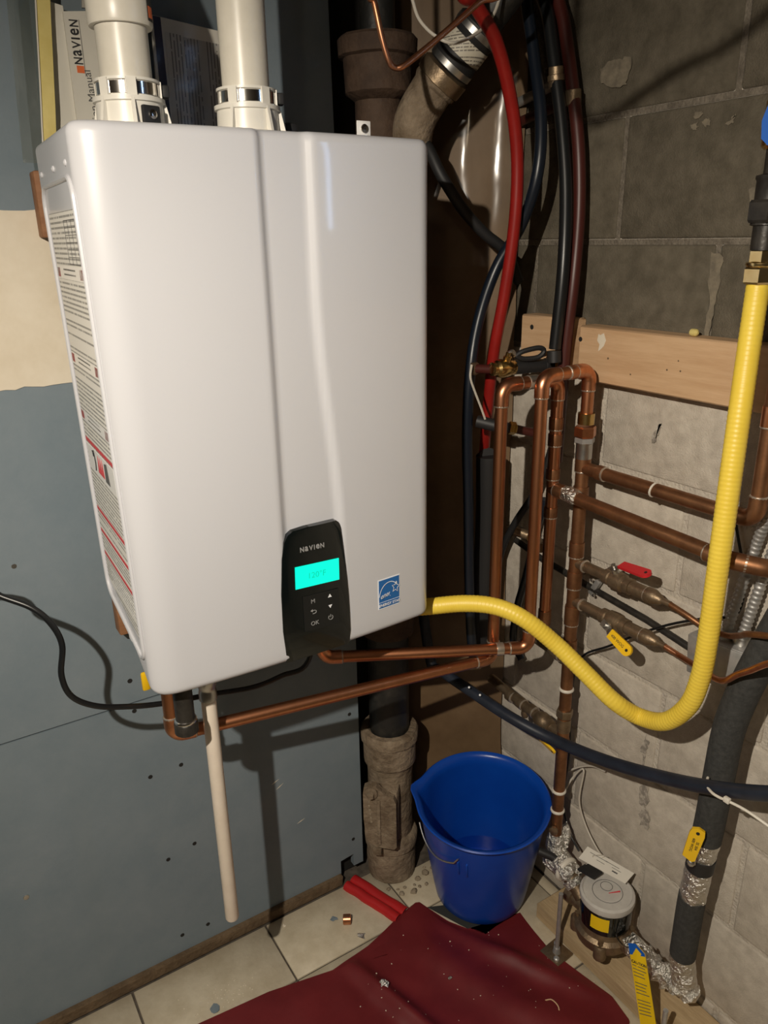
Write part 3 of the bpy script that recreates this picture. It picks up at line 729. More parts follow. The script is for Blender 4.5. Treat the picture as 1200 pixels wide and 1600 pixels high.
# ================================================================== MANUALS IN A CLEAR BAG
bag = thing('document_bag', 'clear zip bag with yellow seal strip hung behind the flue pipes', 'plastic bag', (0.38, 1.262, 1.585))
def bagpt(x, z, y=1.262): return V((x, y + .003 * noise.noise(V((x * 18, z * 12, 4))) + .0012 * noise.noise(V((x * 60, z * 50, 9))), z))
rows = []
for k in range(31):
    z = 1.588 + .40 * k / 30
    rows.append([bagpt(0.207 + 0.022 * (z - 1.585) / .2 + .35 * j / 40 - max(0, (z - 1.78)) * .9 * (j / 40), z) for j in range(41)])
MB().sheet(rows).build('film', 'film', bag)
rows = [[bagpt(0.207 + 0.022 * k / 15 + .028 * j / 4, 1.584 + .21 * k / 15 * 1.8, 1.2585) for j in range(5)] for k in range(16)]
MB().sheet(rows, .0006, (0, -1, 0)).build('clear_border', 'film_thick', bag)
rows = [[bagpt(0.236 + 0.021 * (.40 * k / 30) / .2 + .0175 * j / 4, 1.592 + .40 * k / 30, 1.2600) for j in range(5)] for k in range(31)]
MB().sheet(rows, .0008, (0, -1, 0)).build('seal_strip', 'seal_yellow', bag, label='yellow seal strip')
MB().tube([bagpt(0.2345 + 0.021 * (.40 * k / 30) / .2, 1.590 + .40 * k / 30, 1.2585) for k in range(31)], .0011, 6).build('zip_line', 'tie_white', bag)
bk = thing('manual', 'white information manual with brand lettering, inside the clear bag', 'manual', (0.34, 1.272, 1.59))
def slab(pts, y, th, m, parent, name): return MB().prism([(x, y, z) for x, z in pts], (0, -th, 0)).build(name, m, parent, smooth=False)
slab([(0.290, 1.588), (0.406, 1.588), (0.406, 1.792), (0.291, 1.778)], 1.276, .005, 'paper', bk, 'cover')
slab([(0.258, 1.588), (0.300, 1.588), (0.293, 1.786), (0.272, 1.79)], 1.2785, .002, 'paper', bk, 'back_page')
slab([(0.318, 1.786), (0.334, 1.786), (0.335, 1.802), (0.320, 1.802)], 1.2768, .004, 'paper_grey', bk, 'tab')
for ch, zz, wd in [('N', 1.7190, .0085), ('a', 1.7290, .0076), ('V', 1.7388, .0092), ('I', 1.7465, .0022), ('e', 1.7545, .0082), ('N', 1.7650, .0085)]:
    glyph(ch, .0118, (0.3030, 1.2706, zz), (-.03, 0, 1), (-1, 0, -.03), 'ink_black', bk, 'brand_letter', wd)
MB().box((0.3045, 1.2706, 1.7085), (.010, .0004, .009)).build('brand_mark', 'ink_orange', bk)
MB().box((0.3105, 1.2706, 1.735), (.0006, .0004, .07)).build('underline', 'ink_dark', bk)
text('Information Manual', .0145, (0.3165, 1.2706, 1.652), (-.06, 0, 1), (-1, 0, -.06), 'ink_dark', bk, 'title', .0001)
text('Water Heaters', .0072, (0.3272, 1.2706, 1.640), (-.06, 0, 1), (-1, 0, -.06), 'ink_dark', bk, 'subtitle', .0001)
for i in range(3): MB().box((0.3005, 1.2706, 1.632 + i * .004), (.007, .0004, .0022)).build('code_bar', 'ink_black', bk)
pg = thing('leaflet', 'grey and white leaflet of text columns with dark blue spine in the clear bag', 'leaflet', (0.47, 1.272, 1.59))
slab([(0.409, 1.588), (0.540, 1.588), (0.545, 1.775), (0.414, 1.788)], 1.2755, .004, 'paper', pg, 'page')
slab([(0.416, 1.588), (0.4285, 1.588), (0.4275, 1.786), (0.4165, 1.787)], 1.2713, .0006, 'spine_blue', pg, 'spine')
slab([(0.4310, 1.645), (0.4560, 1.643), (0.4570, 1.766), (0.4320, 1.768)], 1.2713, .0005, 'page_print', pg, 'text_column')
slab([(0.4590, 1.590), (0.5390, 1.590), (0.5415, 1.758), (0.4600, 1.764)], 1.2713, .0005, 'grey_print', pg, 'text_panel')
sb = slab([(0.4685, 1.606), (0.4815, 1.612), (0.4870, 1.640), (0.4740, 1.640)], 1.2706, .0005, 'paper', pg, 'barcode_sticker')
for i in range(6): slab([(0.4715 + i * .0008, 1.610 + i * .004), (0.4805 + i * .0008, 1.613 + i * .004), (0.4806 + i * .0008, 1.6152 + i * .004), (0.4716 + i * .0008, 1.6122 + i * .004)], 1.2700, .0003, 'ink_black', sb, 'code_bar')
slab([(0.534, 1.592), (0.5375, 1.592), (0.5395, 1.745), (0.536, 1.745)], 1.2706, .0004, 'spine_blue', pg, 'edge_stripe')
# ================================================================== CAST-IRON DRAIN STACK
SX, SYY = 0.803, 1.272
sk = thing('drain_stack', 'old cast-iron drain stack with bolted cleanout cover, rising behind the heater', 'drain pipe', (SX, SYY, 0))
def rv(prof, name, m, n=32): return MB().rev([(r, z) for r, z in prof], (SX, SYY, 0), (0, 0, 1), n).jitter(.0012, 45).build(name, m, sk)
rv([(.050, .0), (.058, .004), (.060, .05), (.058, .088), (.063, .092), (.065, .118), (.060, .126), (.052, .130)], 'lower_hub', 'cast_iron')
rv([(.052, .118), (.053, .16), (.053, .30), (.056, .335)], 'cleanout_body', 'cast_iron')
rv([(.050, .318), (.0605, .330), (.0615, .385), (.066, .389), (.067, .410), (.063, .416), (.050, .417), (.049, .412)], 'hub', 'cast_iron')
rv([(.046, .405), (.046, .72)], 'black_pipe', 'abs_black')
rv([(.048, .660), (.058, .664), (.060, .725), (.057, .752), (.044, .756)], 'dark_hub', 'cast_iron_dark')
rv([(.041, .75), (.041, 1.72)], 'upper_pipe', 'cast_iron_dark')
rv([(.041, 1.700), (.058, 1.712), (.060, 1.765), (.068, 1.768), (.069, 1.793), (.064, 1.798), (.034, 1.799)], 'upper_hub', 'cast_iron_dark')
rv([(.036, 1.79), (.036, 1.805), (.030, 1.806), (.030, 2.38)], 'top_pipe', 'abs_black')
# cleanout cover with its lug and bolt
cn = V((-.68, -.73, 0)).normalized(); cs = V((-cn.y, cn.x, 0)) * -1            # cs points right in the picture
cs = V((.73, -.68, 0)).normalized()
cc = V((SX, SYY, .222)) + cn * .076 - cs * .006
ol = [(-.036, -.050), (-.030, -.066), (-.010, -.078), (.030, -.080), (.036, -.072), (.036, .050), (.030, .066), (.012, .072), (.0, .082), (-.010, .092), (-.026, .094), (-.038, .086), (-.040, .068), (-.040, .0)]
cv = MB().prism([cc + cs * a + V((0, 0, b_)) for a, b_ in ol], cn * .016).jitter(.001, 60).build('cleanout_cover', 'cast_iron', sk, smooth=False)
MB().box(cc + cn * .017 - cs * .004 + V((0, 0, -.005)), (.008, .006, .125), Matrix.Rotation(math.atan2(cs.y, cs.x), 3, 'Z'), bev=.002).build('cover_rib', 'cast_iron', cv)
bo = cc - cs * .020 + V((0, 0, .076)) + cn * .016
MB().rev([(.015, 0), (.015, .005), (.012, .007)], bo, cn, 16).build('bolt_washer', 'cast_iron', cv)
hexn = MB().rev([(.0085, 0), (.0085, .009), (.007, .011)], bo + cn * .006, cn, 6).build('bolt', 'cast_iron', cv, ang=20)
MB().box(cc + cn * -.022 + cs * .006, (.062, .050, .140), Matrix.Rotation(math.atan2(cs.y, cs.x), 3, 'Z'), bev=.006).build('cover_seat', 'cast_iron', sk)
for i in range(7):
    z = .255 - .011 * i; p = cc + cn * .0165 - cs * (.028 - .001 * i) + V((0, 0, z - .215))
    MB().box(p + V((0, 0, .02)), (.005, .002, .005), Matrix.Rotation(math.atan2(cs.y, cs.x), 3, 'Z')).jitter(.001, 200, i).build('cast_letter', 'rubble', cv)
MB().box(cc + cn * .004 + cs * -.012 + V((0, 0, -.098)), (.022, .014, .022), Matrix.Rotation(math.atan2(cs.y, cs.x), 3, 'Z'), bev=.004).build('lower_lug', 'cast_iron', sk)
# side arm leaving the stack at the top, towards the upper right
ar = [V((SX, SYY, 1.46)), A(636, 250, Y=1.235), A(648, 190, Y=1.215), A(672, 145, Y=1.195), A(690, 122, Y=1.18)]
MB().tube(curve(ar, 6), [.036 + .004 * (k > 19) for k in range(25)], 22).build('side_arm', 'cast_iron', sk)
d_ = (A(755, 35, Y=1.12) - A(690, 122, Y=1.18)).normalized(); p0 = A(690, 122, Y=1.18)
MB().rev([(.036, -.012), (.043, -.008), (.043, .014), (.037, .018)], p0, d_, 24).jitter(.002, 60).build('arm_hub', 'bronze_old', sk)
cpn = MB().rev([(.034, .0), (.039, .004), (.039, .020), (.0375, .022), (.0375, .060), (.039, .062), (.039, .080), (.034, .084)], p0 + d_ * .016, d_, 24).build('rubber_coupling', 'rubber', sk)
MB().rev([(.0378, .030), (.0386, .030), (.0386, .056), (.0378, .056)], p0 + d_ * .016, d_, 24).build('coupling_label', 'band_print', cpn)
for h in (.010, .071): MB().rev([(.0392, h - .005), (.0400, h - .005), (.0400, h + .005), (.0392, h + .005)], p0 + d_ * .016, d_, 24).build('clamp_band', 'zinc', cpn)
MB().tube([p0 + d_ * .09, p0 + d_ * .5], .030, 20).build('arm_pipe', 'abs_black', sk)
MB().tube([A(700, 60, Y=1.17), A(707, 78, Y=1.16), A(716, 70, Y=1.155), A(705, 58, Y=1.16)], .003, 6).build('clamp_wire', 'zinc', cpn)
# mortar crumbs round its foot
spots = []
while len(spots) < 12:
    a = random.uniform(math.pi * 1.0, math.pi * 1.8); r = random.uniform(.074, .105); s = random.uniform(.004, .0085)
    p = V((SX + r * math.cos(a), SYY + r * math.sin(a), 0))
    if any((p - q_).length < 1.6 * (s + s_) for q_, s_ in spots): continue
    if abs((p - V((.690, 1.285, 0))).dot(V((.945, .328, 0)))) < .034 + s: continue      # clear of the red strip
    spots.append((p, s))
for i, (p, s) in enumerate(spots):
    m_ = MB().rev([(s * .3, -.0004), (s, s * .25), (s * .9, s * .6), (s * .35, s)], p, (0, 0, 1), 7).jitter(s * .5, 90, i)
    zmin = min(v.z for v in m_.v); m_.v = [v - V((0, 0, zmin - .0006)) for v in m_.v]
    tag(m_.build('mortar_crumb', 'rubble', smooth=False), 'small crumb of mortar at the foot of the drain stack', 'rubble', 'mortar crumbs around the drain stack')
# ================================================================== COPPER LINES
RP = 0.0111
l1 = thing('copper_line', 'bright copper line looping from under the heater up to the first tall riser', 'pipe', (0.262, 1.06, 0.72), 'copper water lines')
P3 = (0.990, 0.985)
zt1 = A(800, 601, Y=.995).z; zt2 = A(880, 584, Y=.949).z
run(l1, [(0.2685, 1.09, ZB + .045), (0.2685, 1.09, 0.714), (0.872, 1.0, 0.703), (0.872, 1.0, zt1), (P3[0], P3[1], zt1), (P3[0], P3[1], 0.745)], RP)
coupling(l1, (0.935, .9925, zt1), (1, -.12, 0), .018, RP * 1.12, 'zinc')
for z in (1.155, 1.125): coupling(l1, (P3[0], P3[1], z), (0, 0, 1), .022, RP * 1.15, 'copper_old')
for z in (1.06, .985): coupling(l1, (P3[0], P3[1], z), (0, 0, 1), .02, RP * 1.15, 'copper_old')
MB().rev([(RP * 1.15, 0), (RP * 1.2, .03), (RP * .9, .036)], (P3[0], P3[1], .78), (0, 0, -1), 16).build('end_cap', 'copper_old', l1)
# cold branch running along the wall out of the tee on that riser
zt = 1.031
tb = [(P3[0], P3[1], zt), (0.985, 0.612, 1.020), A(1200, 889, X=1.012), A(1262, 891, X=1.098)]
run(l1, tb, RP * 1.08, 'copper_old', 'copper_old', R=.03)
coupling(l1, (P3[0] - .0, P3[1] - .022, zt), (0, -1, 0), .020, RP * 1.25, 'copper_old')
coupling(l1, (0.9853, 0.638, 1.019), (0, -1, 0), .022, RP * 1.25, 'copper_old')
MB().rev([(.012, -.018), (.0145, -.010), (.0135, .010), (.012, .018)], (P3[0] - .001, .935, zt + .001), (0, 1, 0), 12).jitter(.004, 130).build('foil_patch', 'foil', l1, smooth=False)
l2 = thing('copper_manifold', 'copper line over a bridge into the tall brown riser with two valved branches', 'pipe', (1.03, .95, .25), 'copper water lines')
MX, MY = 1.03, 0.951
run(l2, [(0.560, 1.112, ZB + .055), (0.560, 1.112, 0.752), (0.917, .95, 0.735), (0.917, .95, zt2), (MX, MY, zt2), (MX, MY, 1.175)], RP)
coupling(l2, (0.985, .9505, zt2), (1, 0, 0), .016, RP * 1.12, 'copper')
coupling(l2, (0.865, .9736, 0.7375), (.91, -.41, -.04), .014, RP * 1.12, 'solder', rings=False)
# union and brass
zc = A(922, 655, X=MX).z
MB().rev([(RP * 1.15, 0), (RP * 1.35, .0), (RP * 1.35, .020), (RP * 1.15, .020)], (MX, MY, zc - .010), (0, 0, 1), 20).build('brass_sleeve', 'brass', l2)
hexnut(l2, (MX, MY, zc - .024), (0, 0, 1), .0200, .020, 'copper_elbow', 'union_nut')
hexnut(l2, (MX, MY, zc - .040), (0, 0, 1), .0185, .010, 'galvanised', 'union_nut')
MB().rev([(.0150, 0), (.0150, .026), (.016, .030)], (MX, MY, zc - .074), (0, 0, 1), 20).build('union_tail', 'zinc', l2)
RM = 0.0125
MB().tube([(MX, MY, zc - .06), (MX, MY, .235)], RM, 18).build('riser', 'copper_old', l2)
def mz(py): return A(915 - (py - 690) * .0833, py, X=MX).z
for py, ln in [(720, .04), (772, .03), (858, .03), (905, .035), (960, .04), (1015, .05)]: coupling(l2, (MX, MY, mz(py)), (0, 0, 1), ln, RM * 1.14, 'copper_old')
for py in (1075, 1232, 1262): ring(l2, (MX, MY, mz(py)), (0, 0, 1), RM * 1.22, 'tie_white', .0035, 'cable_tie')
hexnut(l2, (MX, MY, mz(1112)), (0, 0, 1), .0175, .018, 'bronze_old', 'riser_nut'); coupling(l2, (MX, MY, mz(1130)), (0, 0, 1), .03, RM * 1.12, 'bronze_old', rings=False)
coupling(l2, (MX, MY, mz(1160)), (0, 0, 1), .03, RM * 1.1, 'copper_old', rings=False)
# upper branch: along the wall, then up at the right
zu = 1.073
run(l2, [(MX, MY, zu), (MX, .607, zu), (MX, .607, 2.20)], RP * 1.05, 'copper_old', 'copper_old', R=.022)
coupling(l2, (MX, MY - .045, zu), (0, 1, 0), .016, RP * 1.22, 'copper_old'); ring(l2, (MX, .79, zu), (0, 1, .15), RP * 1.2, 'tie_white', .002, 'cable_tie')
coupling(l2, (MX, .607, 1.23), (0, 0, 1), .03, RP * 1.2, 'copper')
# valved branches
def branch(z, ylast, hm, up, nm):
    r = RP * .92
    MB().tube([(MX, MY, z), (MX, .868, z)], r, 16).build('branch_pipe', 'bronze_old', l2)
    ring(l2, (MX, MY - .024, z), (0, 1, 0), r * 1.25); ring(l2, (MX, .868, z), (0, 1, 0), r * 1.3)
    b_ = MB().rev([(.0115, 0), (.0150, .001), (.0150, .012), (.013, .014), (.0175, .018), (.0185, .030), (.0175, .042), (.013, .046), (.0150, .048), (.0150, .060), (.0115, .061)], (MX, .876, z), (0, -1, 0), 12).build('valve_body', 'bronze_old', l2)
    MB().tube([(MX, .815, z), (MX, .782, z)], .0125, 16).build('branch_pipe', 'bronze_old', l2)
    ring(l2, (MX, .782, z), (0, 1, 0), .0135)
    MB().rev([(.0135, 0), (.0140, .004), (.0140, .016), (.0075, .032), (.0055, .034), (.0055, .05)], (MX, .783, z), (0, -1, 0), 16).build('reducer', 'bronze_old', l2)
    return b_
z1v, z2v = 0.884, 0.803
branch(z1v, 0, None, None, ''); branch(z2v, 0, None, None, '')
ho, pb, dd, sd_, a0 = lever(l2, (MX - .004, .850, z1v + .016), (-.16, -1, .14), (-.35, 0, 1), .072, .0205, 'handle_red', .012)
ho.children[0]['label'] = 'red valve lever'
ho, pb, dd, sd_, a0 = lever(l2, (MX - .018, .845, z2v - .004), (-.10, -1, -.30), (-1, -.2, .45), .056, .0215, 'handle_yellow', .010)
gp = [c for c in ho.children if c.name.startswith('grip')][0]; gp['label'] = 'yellow valve lever'
text('400 WOG', .0075, pb + dd * (a0 + .022), dd, sd_ * (-1 if dd.cross(sd_ * -1).dot(V((-1, 0, 0))) > 0 else 1), 'ink_black', gp, 'grip_lettering', .0002)
# thin tubes leaving the two valves
MB().tube(curve([(MX, .735, z1v), (MX, .70, z1v - .006), (MX + .005, .665, z1v - .016), (MX, .625, z1v - .01), (MX - .02, .59, z1v + .012), (MX - .065, .54, z1v + .05), (MX - .08, .40, z1v + .10), (MX + .04, .20, z1v + .12), (MX + .06, .0, z1v + .12)], 6), .0050, 10).build('thin_tube', 'copper_old', l2)
MB().tube(curve([(MX, .735, z2v), (MX, .70, z2v - .004), (MX - .03, .64, z2v + .012), (MX - .06, .585, z2v + .030), (MX - .08, .54, z2v + .075), (MX - .09, .45, z2v + .14), (MX + .03, .24, z2v + .15), (MX + .06, .0, z2v + .15)], 6), .0050, 10).build('thin_tube', 'copper_elbow', l2)
# branches going back to the corner
zl_ = A(868, 1143, X=MX).z
MB().tube([(MX, MY, zl_), (MX + .01, 1.195, zl_ + .012)], RP, 16).build('branch_pipe', 'bronze_old', l2)
b_ = MB().rev([(.0125, 0), (.016, .002), (.016, .014), (.019, .018), (.019, .034), (.016, .040), (.013, .046)], (MX, .985, zl_ + .002), (0.04, 1, .05), 12).build('valve_body', 'bronze_old', l2)
for y in (1.05, 1.085, 1.12): coupling(l2, (MX + .005, y, zl_ + .006), (0, 1, .05), .016, RP * 1.2, 'bronze_old')
ho, pb, dd, sd_, a0 = lever(l2, (MX - .018, 1.005, zl_), (0, -1, -.15), (-1, 0, -.5), .045, .015, 'handle_yellow', .006)
MB().rev([(.008, 0), (.009, .01), (.007, .016)], (MX + .003, 1.07, zl_ - .004), (0, 0, -1), 10).build('drain_cap', 'bronze_old', l2)
zk = A(880, 1028, X=MX).z
MB().tube([(MX, MY, zk), (MX + .006, 1.06, zk + .004)], RP * .95, 16).build('branch_pipe', 'bronze_old', l2); coupling(l2, (MX + .002, .985, zk), (0, 1, 0), .02, RP * 1.15, 'bronze_old')
MB().rev([(.004, 0), (.010, .004), (.010, .010), (.005, .012)], (MX - .010, MY - .004, .255), (-1, -.6, 0), 8).build('drain_nub', 'bronze_old', l2)
MB().tube([(P3[0] + .02, 1.10, .905), (P3[0] + .04, 1.06, .898), (P3[0] + .015, 1.02, .895)], .010, 12).build('stub', 'bronze_old', l1)
ring(l1, (P3[0] + .033, 1.065, .899), (.3, .9, 0), .0118, 'brass')
# ================================================================== BOILER DROP FITTINGS
q = A(292, 1140, Y=1.0)
nip = thing('pipe_nipple', 'short black steel pipe with a ring nut hanging under the heater', 'pipe', (q.x, 1.0, q.z))
MB().rev([(.0145, 0), (.0145, ZB - q.z + .012)], (q.x, 1.0, q.z), (0, 0, 1), 20).build('pipe', 'black_iron', nip)
MB().rev([(.0155, -.004), (.0180, -.002), (.0180, .014), (.0165, .016)], (q.x, 1.0, q.z), (0, 0, 1), 20).build('ring_nut', 'black_iron', nip)
ring(nip, (q.x, 1.0, q.z + .018), (0, 0, 1), .0168, 'chrome', .003, 'steel_ring')
MB().rev([(.0165, 0), (.0165, .010)], (q.x, 1.0, ZB - .013), (0, 0, 1), 20).build('collar', 'zinc', nip)
dp = thing('drain_tube', 'cream plastic condensate tube hanging straight down from the heater', 'pipe', (0.3195, 1.045, .36))
zb_ = A(360, 1435, Y=1.045).z
MB().tube([(0.3195, 1.045, zb_), (0.3195, 1.045, zb_ + .003), (0.3195, 1.045, .83)], [.0108, .0120, .0120], 20).build('tube', 'pvc_cream', dp)
MB().rev([(.012, .788), (.0145, .790), (.0145, .804), (.0135, .806), (.0135, .812), (.0148, .814), (.0148, .830), (.011, .850), (.011, ZB + .050)], (0.3195, 1.045, 0), (0, 0, 1), 20).build('fitting', 'zinc', dp)
# power cord
cpts = [V((-.42, 1.285, 1.10)), V((-.25, 1.26, 1.02)), A(-60, 905, Y=1.175), A(0, 931, Y=1.15), A(50, 950, Y=1.13), A(80, 975, Y=1.12), A(97, 1008, Y=1.115), A(96, 1055, Y=1.115), A(112, 1088, Y=1.115), A(150, 1103, Y=1.115), A(200, 1104, Y=1.12), A(255, 1099, Y=1.125), A(330, 1085, Y=1.125), A(395, 1074, Y=1.12), A(440, 1056, Y=1.10), A(482, 1032, Y=1.08), A(505, 1005, Y=1.07)]
cpts[-1].z = ZB + .036
tag(MB().tube(curve(cpts, 7), .0046, 12).build('power_cord', 'cord_black'), 'black power cord curving across the blue wall to under the heater', 'cord')
# ================================================================== YELLOW GAS HOSE
gh = thing('gas_hose', 'thick yellow corrugated gas hose drooping from the heater and rising at right', 'hose', (0.95, 0.75, 0.6))
gp_ = [A(600, 952, Y=1.06), A(665, 948, Y=1.00), A(725, 943, Y=.955), A(775, 948, Y=.915), A(820, 968, Y=.875), A(870, 1008, Y=.835), A(915, 1052, Y=.79), A(960, 1096, Y=.745), A(1000, 1120, X=.962), A(1040, 1127, X=.955), A(1075, 1103, X=.952), A(1094, 1060, X=.950), A(1106, 1000, X=.946), A(1127, 850, X=.943), A(1155, 650, X=.962), A(1178, 490, X=.992), A(1186, 436, X=1.0)]
pth = curve(gp_, 30)
# even steps so that the ribs are regular
ev = [pth[0]]; step = 0.00165; acc = 0
for a, b_ in zip(pth, pth[1:]):
    seg = (b_ - a).length
    while acc + seg >= step:
        t = (step - acc) / seg; a = a + (b_ - a) * t; ev.append(a); seg = (b_ - a).length; acc = 0
    acc += seg
rr = [0.0150 + 0.00024 * math.cos(i * math.pi / 2) for i in range(len(ev))]
MB().tube(ev, rr, 18, ref=(0, -1, .3)).build('hose', 'gas_yellow', gh, ang=80)
e = ev[-1]; dz = V((0, 0, 1))
hexnut(gh, e + dz * .006, dz, .0215, .022, 'brass_bright', 'hose_nut')
MB().rev([(.018, 0), (.0195, .002), (.0195, .005), (.015, .007)], e + dz * .017, dz, 20).build('flange', 'brass_bright', gh)
hexnut(gh, e + dz * .030, dz, .0170, .018, 'brass_bright', 'fitting')
gi = thing('gas_pipe', 'black iron gas pipe with hex union and blue valve lever at right edge', 'pipe', e + dz * .04)
MB().rev([(.0165, .0), (.0165, .03), (.0205, .031), (.0205, .034)], e + dz * .038, dz, 20).build('coupling', 'black_iron', gi)
hexnut(gi, e + dz * .086, dz, .0270, .028, 'black_iron', 'union_nut')
MB().rev([(.0195, .0), (.0195, .024), (.021, .026), (.021, .030), (.0135, .032)], e + dz * .099, dz, 20).build('coupling', 'black_iron', gi)
MB().tube([e + dz * .12, e + dz * .95], .0128, 18).build('pipe', 'black_iron', gi)
q = A(1200, 192, X=.985)
vbd = MB().rev([(.016, -.03), (.020, -.026), (.020, .026), (.016, .03)], (e.x, e.y, q.z), dz, 16).build('valve_body', 'brass', gi)
MB().tube([(e.x, e.y, q.z), (e.x - .03, e.y - .010, q.z)], .006, 10).build('stem', 'zinc', vbd)
hn = V((-.9, -.44, 0)).normalized(); hs = V((.44, -.9, 0)).normalized(); hc = V((e.x, e.y, q.z)) + hn * .030
ol = [(-.018, .0), (-.016, -.020), (-.008, -.028), (.010, -.026), (.02, .0), (.022, .05), (.016, .085), (.004, .09), (-.004, .075), (-.010, .03)]
hl = MB().prism([hc + hs * a + V((0, 0, b_)) for a, b_ in ol], hn * .006).build('valve_lever', 'handle_blue', gi, smooth=False)
MB().rev([(.0075, 0), (.0075, .002), (.005, .004)], hc + hn * .006, hn, 6).build('lever_nut', 'zinc', hl)
# ================================================================== BLACK POLY HOSE ACROSS THE WALL
hp = [V((0.90, 1.30, .80)), A(672, 1028, Y=1.225), A(690, 1048, Y=1.19), A(740, 1083, Y=1.10), A(800, 1122, Y=1.0), A(870, 1158, Y=.905), A(950, 1190, X=.970), A(1040, 1216, X=.962), A(1120, 1232, X=.952), A(1200, 1240, X=.948), A(1270, 1238, X=.955), A(1420, 1225, X=.99), V((1.06, .12, .78)), V((1.08, -.3, .95)), V((1.085, -.9, 1.0))]
ph = thing('water_hose', 'dark blue-black poly hose sagging across the block wall behind the bucket', 'hose', hp[4])
MB().tube(curve(hp, 10), .0118, 18).build('hose', 'pex_blue', ph, ang=80)
for px, py, Y in [(733, 1074, 1.095), (750, 1086, 1.07)]:
    p = A(px, py, Y=Y); MB().rev([(.0025, 0), (.002, .0012), (.0005, .0018)], p, (-.4, -.7, .5), 8).build('glue_drop', 'ink_white', ph)
# ================================================================== PEX AND CABLES IN THE CORNER
def cable(name, pts, r, m, label, cat='pipe', group=None, n=12, per=7, things=None):
    t = MB().tube(curve(pts, per), r, n).build(name, m)
    return tag(t, label, cat, group)
G = 'plastic water tubes in the corner'
cable('water_tube', [A(700, -90, Y=.99) + V((0, 0, .30)), A(715, -60, Y=1.0), A(742, 5, Y=1.02), A(775, 65, Y=1.04), A(797, 150, Y=1.06), A(808, 240, Y=1.07), A(805, 340, Y=1.08), A(790, 450, Y=1.10), A(772, 550, Y=1.125), A(762, 640, Y=1.16), A(758, 690, Y=1.19), A(754, 730, Y=1.225)], .0108, 'pex_red', 'bright red plastic water tube sweeping down past the heater corner', 'tube', G)
bt_ = cable('water_tube', [A(815, -60, X=1.01) + V((0, 0, .32)), A(820, -60, X=1.01), A(832, 70, X=1.01), A(845, 180, X=1.0), A(840, 270, X=.99), A(815, 350, X=.985), A(775, 420, Y=1.128), A(748, 500, Y=1.132), A(735, 580, Y=1.125), A(730, 680, Y=1.13), A(732, 790, Y=1.14), A(733, 900, Y=1.15), A(736, 990, Y=1.15), A(742, 1040, Y=1.15)], .0105, 'pex_navy', 'dark navy plastic water tube crossing behind the bright red one', 'tube', G)
cable('water_tube', [A(640, 262, Y=1.245), A(662, 224, Y=1.205), A(690, 275, Y=1.17), A(722, 325, Y=1.16), A(755, 363, Y=1.15), A(792, 395, Y=1.14), A(810, 440, Y=1.15)], .0100, 'rubber', 'black hose slanting from the heater top corner down to the red tube', 'hose', G)
k = thing('water_tube', 'black plastic tube with a crimped joint on the block wall, upper right corner', 'tube', A(868, 560, X=1.045), G)
MB().tube(curve([A(843, -60, X=1.04) + V((0, 0, .32)), A(845, -60, X=1.04), A(857, 30, X=1.04), A(868, 115, X=1.038), A(878, 200, X=1.038), A(884, 300, X=1.035), A(880, 420, X=1.022), A(867, 545, X=1.018)], 7), .0112, 12).build('tube', 'cord_black', k)
q = A(869, 122, X=1.038); MB().rev([(.0115, -.014), (.0125, -.013), (.0125, -.005), (.0145, -.004), (.0145, .004), (.0125, .005), (.0125, .016), (.0115, .017)], q, (-.1, 0, 1), 14).build('crimp_joint', 'bronze_old', k)
MB().tube([A(866, 548, X=1.018), A(866, 566, X=1.018)], .013, 12).build('end_sleeve', 'rubber', k)
k = thing('water_tube', 'dark maroon plastic tube beside the black one on the block wall', 'tube', A(884, 620, X=1.06), G)
MB().tube(curve([A(866, -60, X=1.06) + V((0, 0, .32)), A(868, -60, X=1.06), A(882, 40, X=1.06), A(894, 130, X=1.06), A(904, 230, X=1.06), A(905, 330, X=1.06), A(896, 440, X=1.046), A(884, 540, X=1.044), A(876, 640, X=1.05), A(870, 720, X=1.06)], 7), .0112, 12).build('tube', 'pex_maroon', k)
q = A(896, 152, X=1.06); MB().rev([(.0115, -.012), (.0130, -.011), (.0130, .011), (.0115, .012)], q, (-.1, 0, 1), 14).build('crimp_joint', 'bronze_old', k)
for a, b_, m_, lb in [((800, 165), (868, 132), 'galvanised', 'short grey tube stub crossing level behind the tubes, upper one'), ((808, 192), (884, 160), 'pex_maroon', 'short maroon tube stub crossing level behind the tubes, lower one')]:
    tag(MB().tube([A(*a, X=1.075), A(*b_, X=1.072)], .0085, 12).build('tube_stub', m_), lb, 'tube', 'tube stubs')
# soft copper tube and white wire at the top
tag(MB().tube(curve([A(562, -60, Y=1.0) + V((0, 0, .33)), A(570, -60, Y=1.0), A(585, 5, Y=1.0), A(597, 60, Y=1.0), A(608, 96, Y=1.0), A(618, 106, Y=1.0), A(632, 102, Y=.995), A(665, 76, Y=.99), A(705, 42, Y=.98), A(748, 4, Y=.97), A(800, -45, Y=.96), A(840, -80, Y=.96) + V((0, 0, .22))], 7), .0042, 10).build('copper_tube', 'copper_elbow'), 'thin pinkish copper tube bent in a V at the top of the picture', 'tube')
tag(MB().tube(curve([A(618, -60, Y=1.05) + V((0, 0, .33)), A(625, -60, Y=1.05), A(643, -5, Y=1.05), A(655, 30, Y=1.05), A(680, 56, Y=1.04), A(710, 67, Y=1.03), A(745, 52, Y=1.045), A(770, 25, Y=1.055), A(785, -20, Y=1.055), A(792, -60, Y=1.055), A(795, -60, Y=1.055) + V((0, 0, .33))], 7), .0024, 8).build('white_wire', 'wire_white'), 'thin off-white wire looping over the drain arm at the top', 'wire')
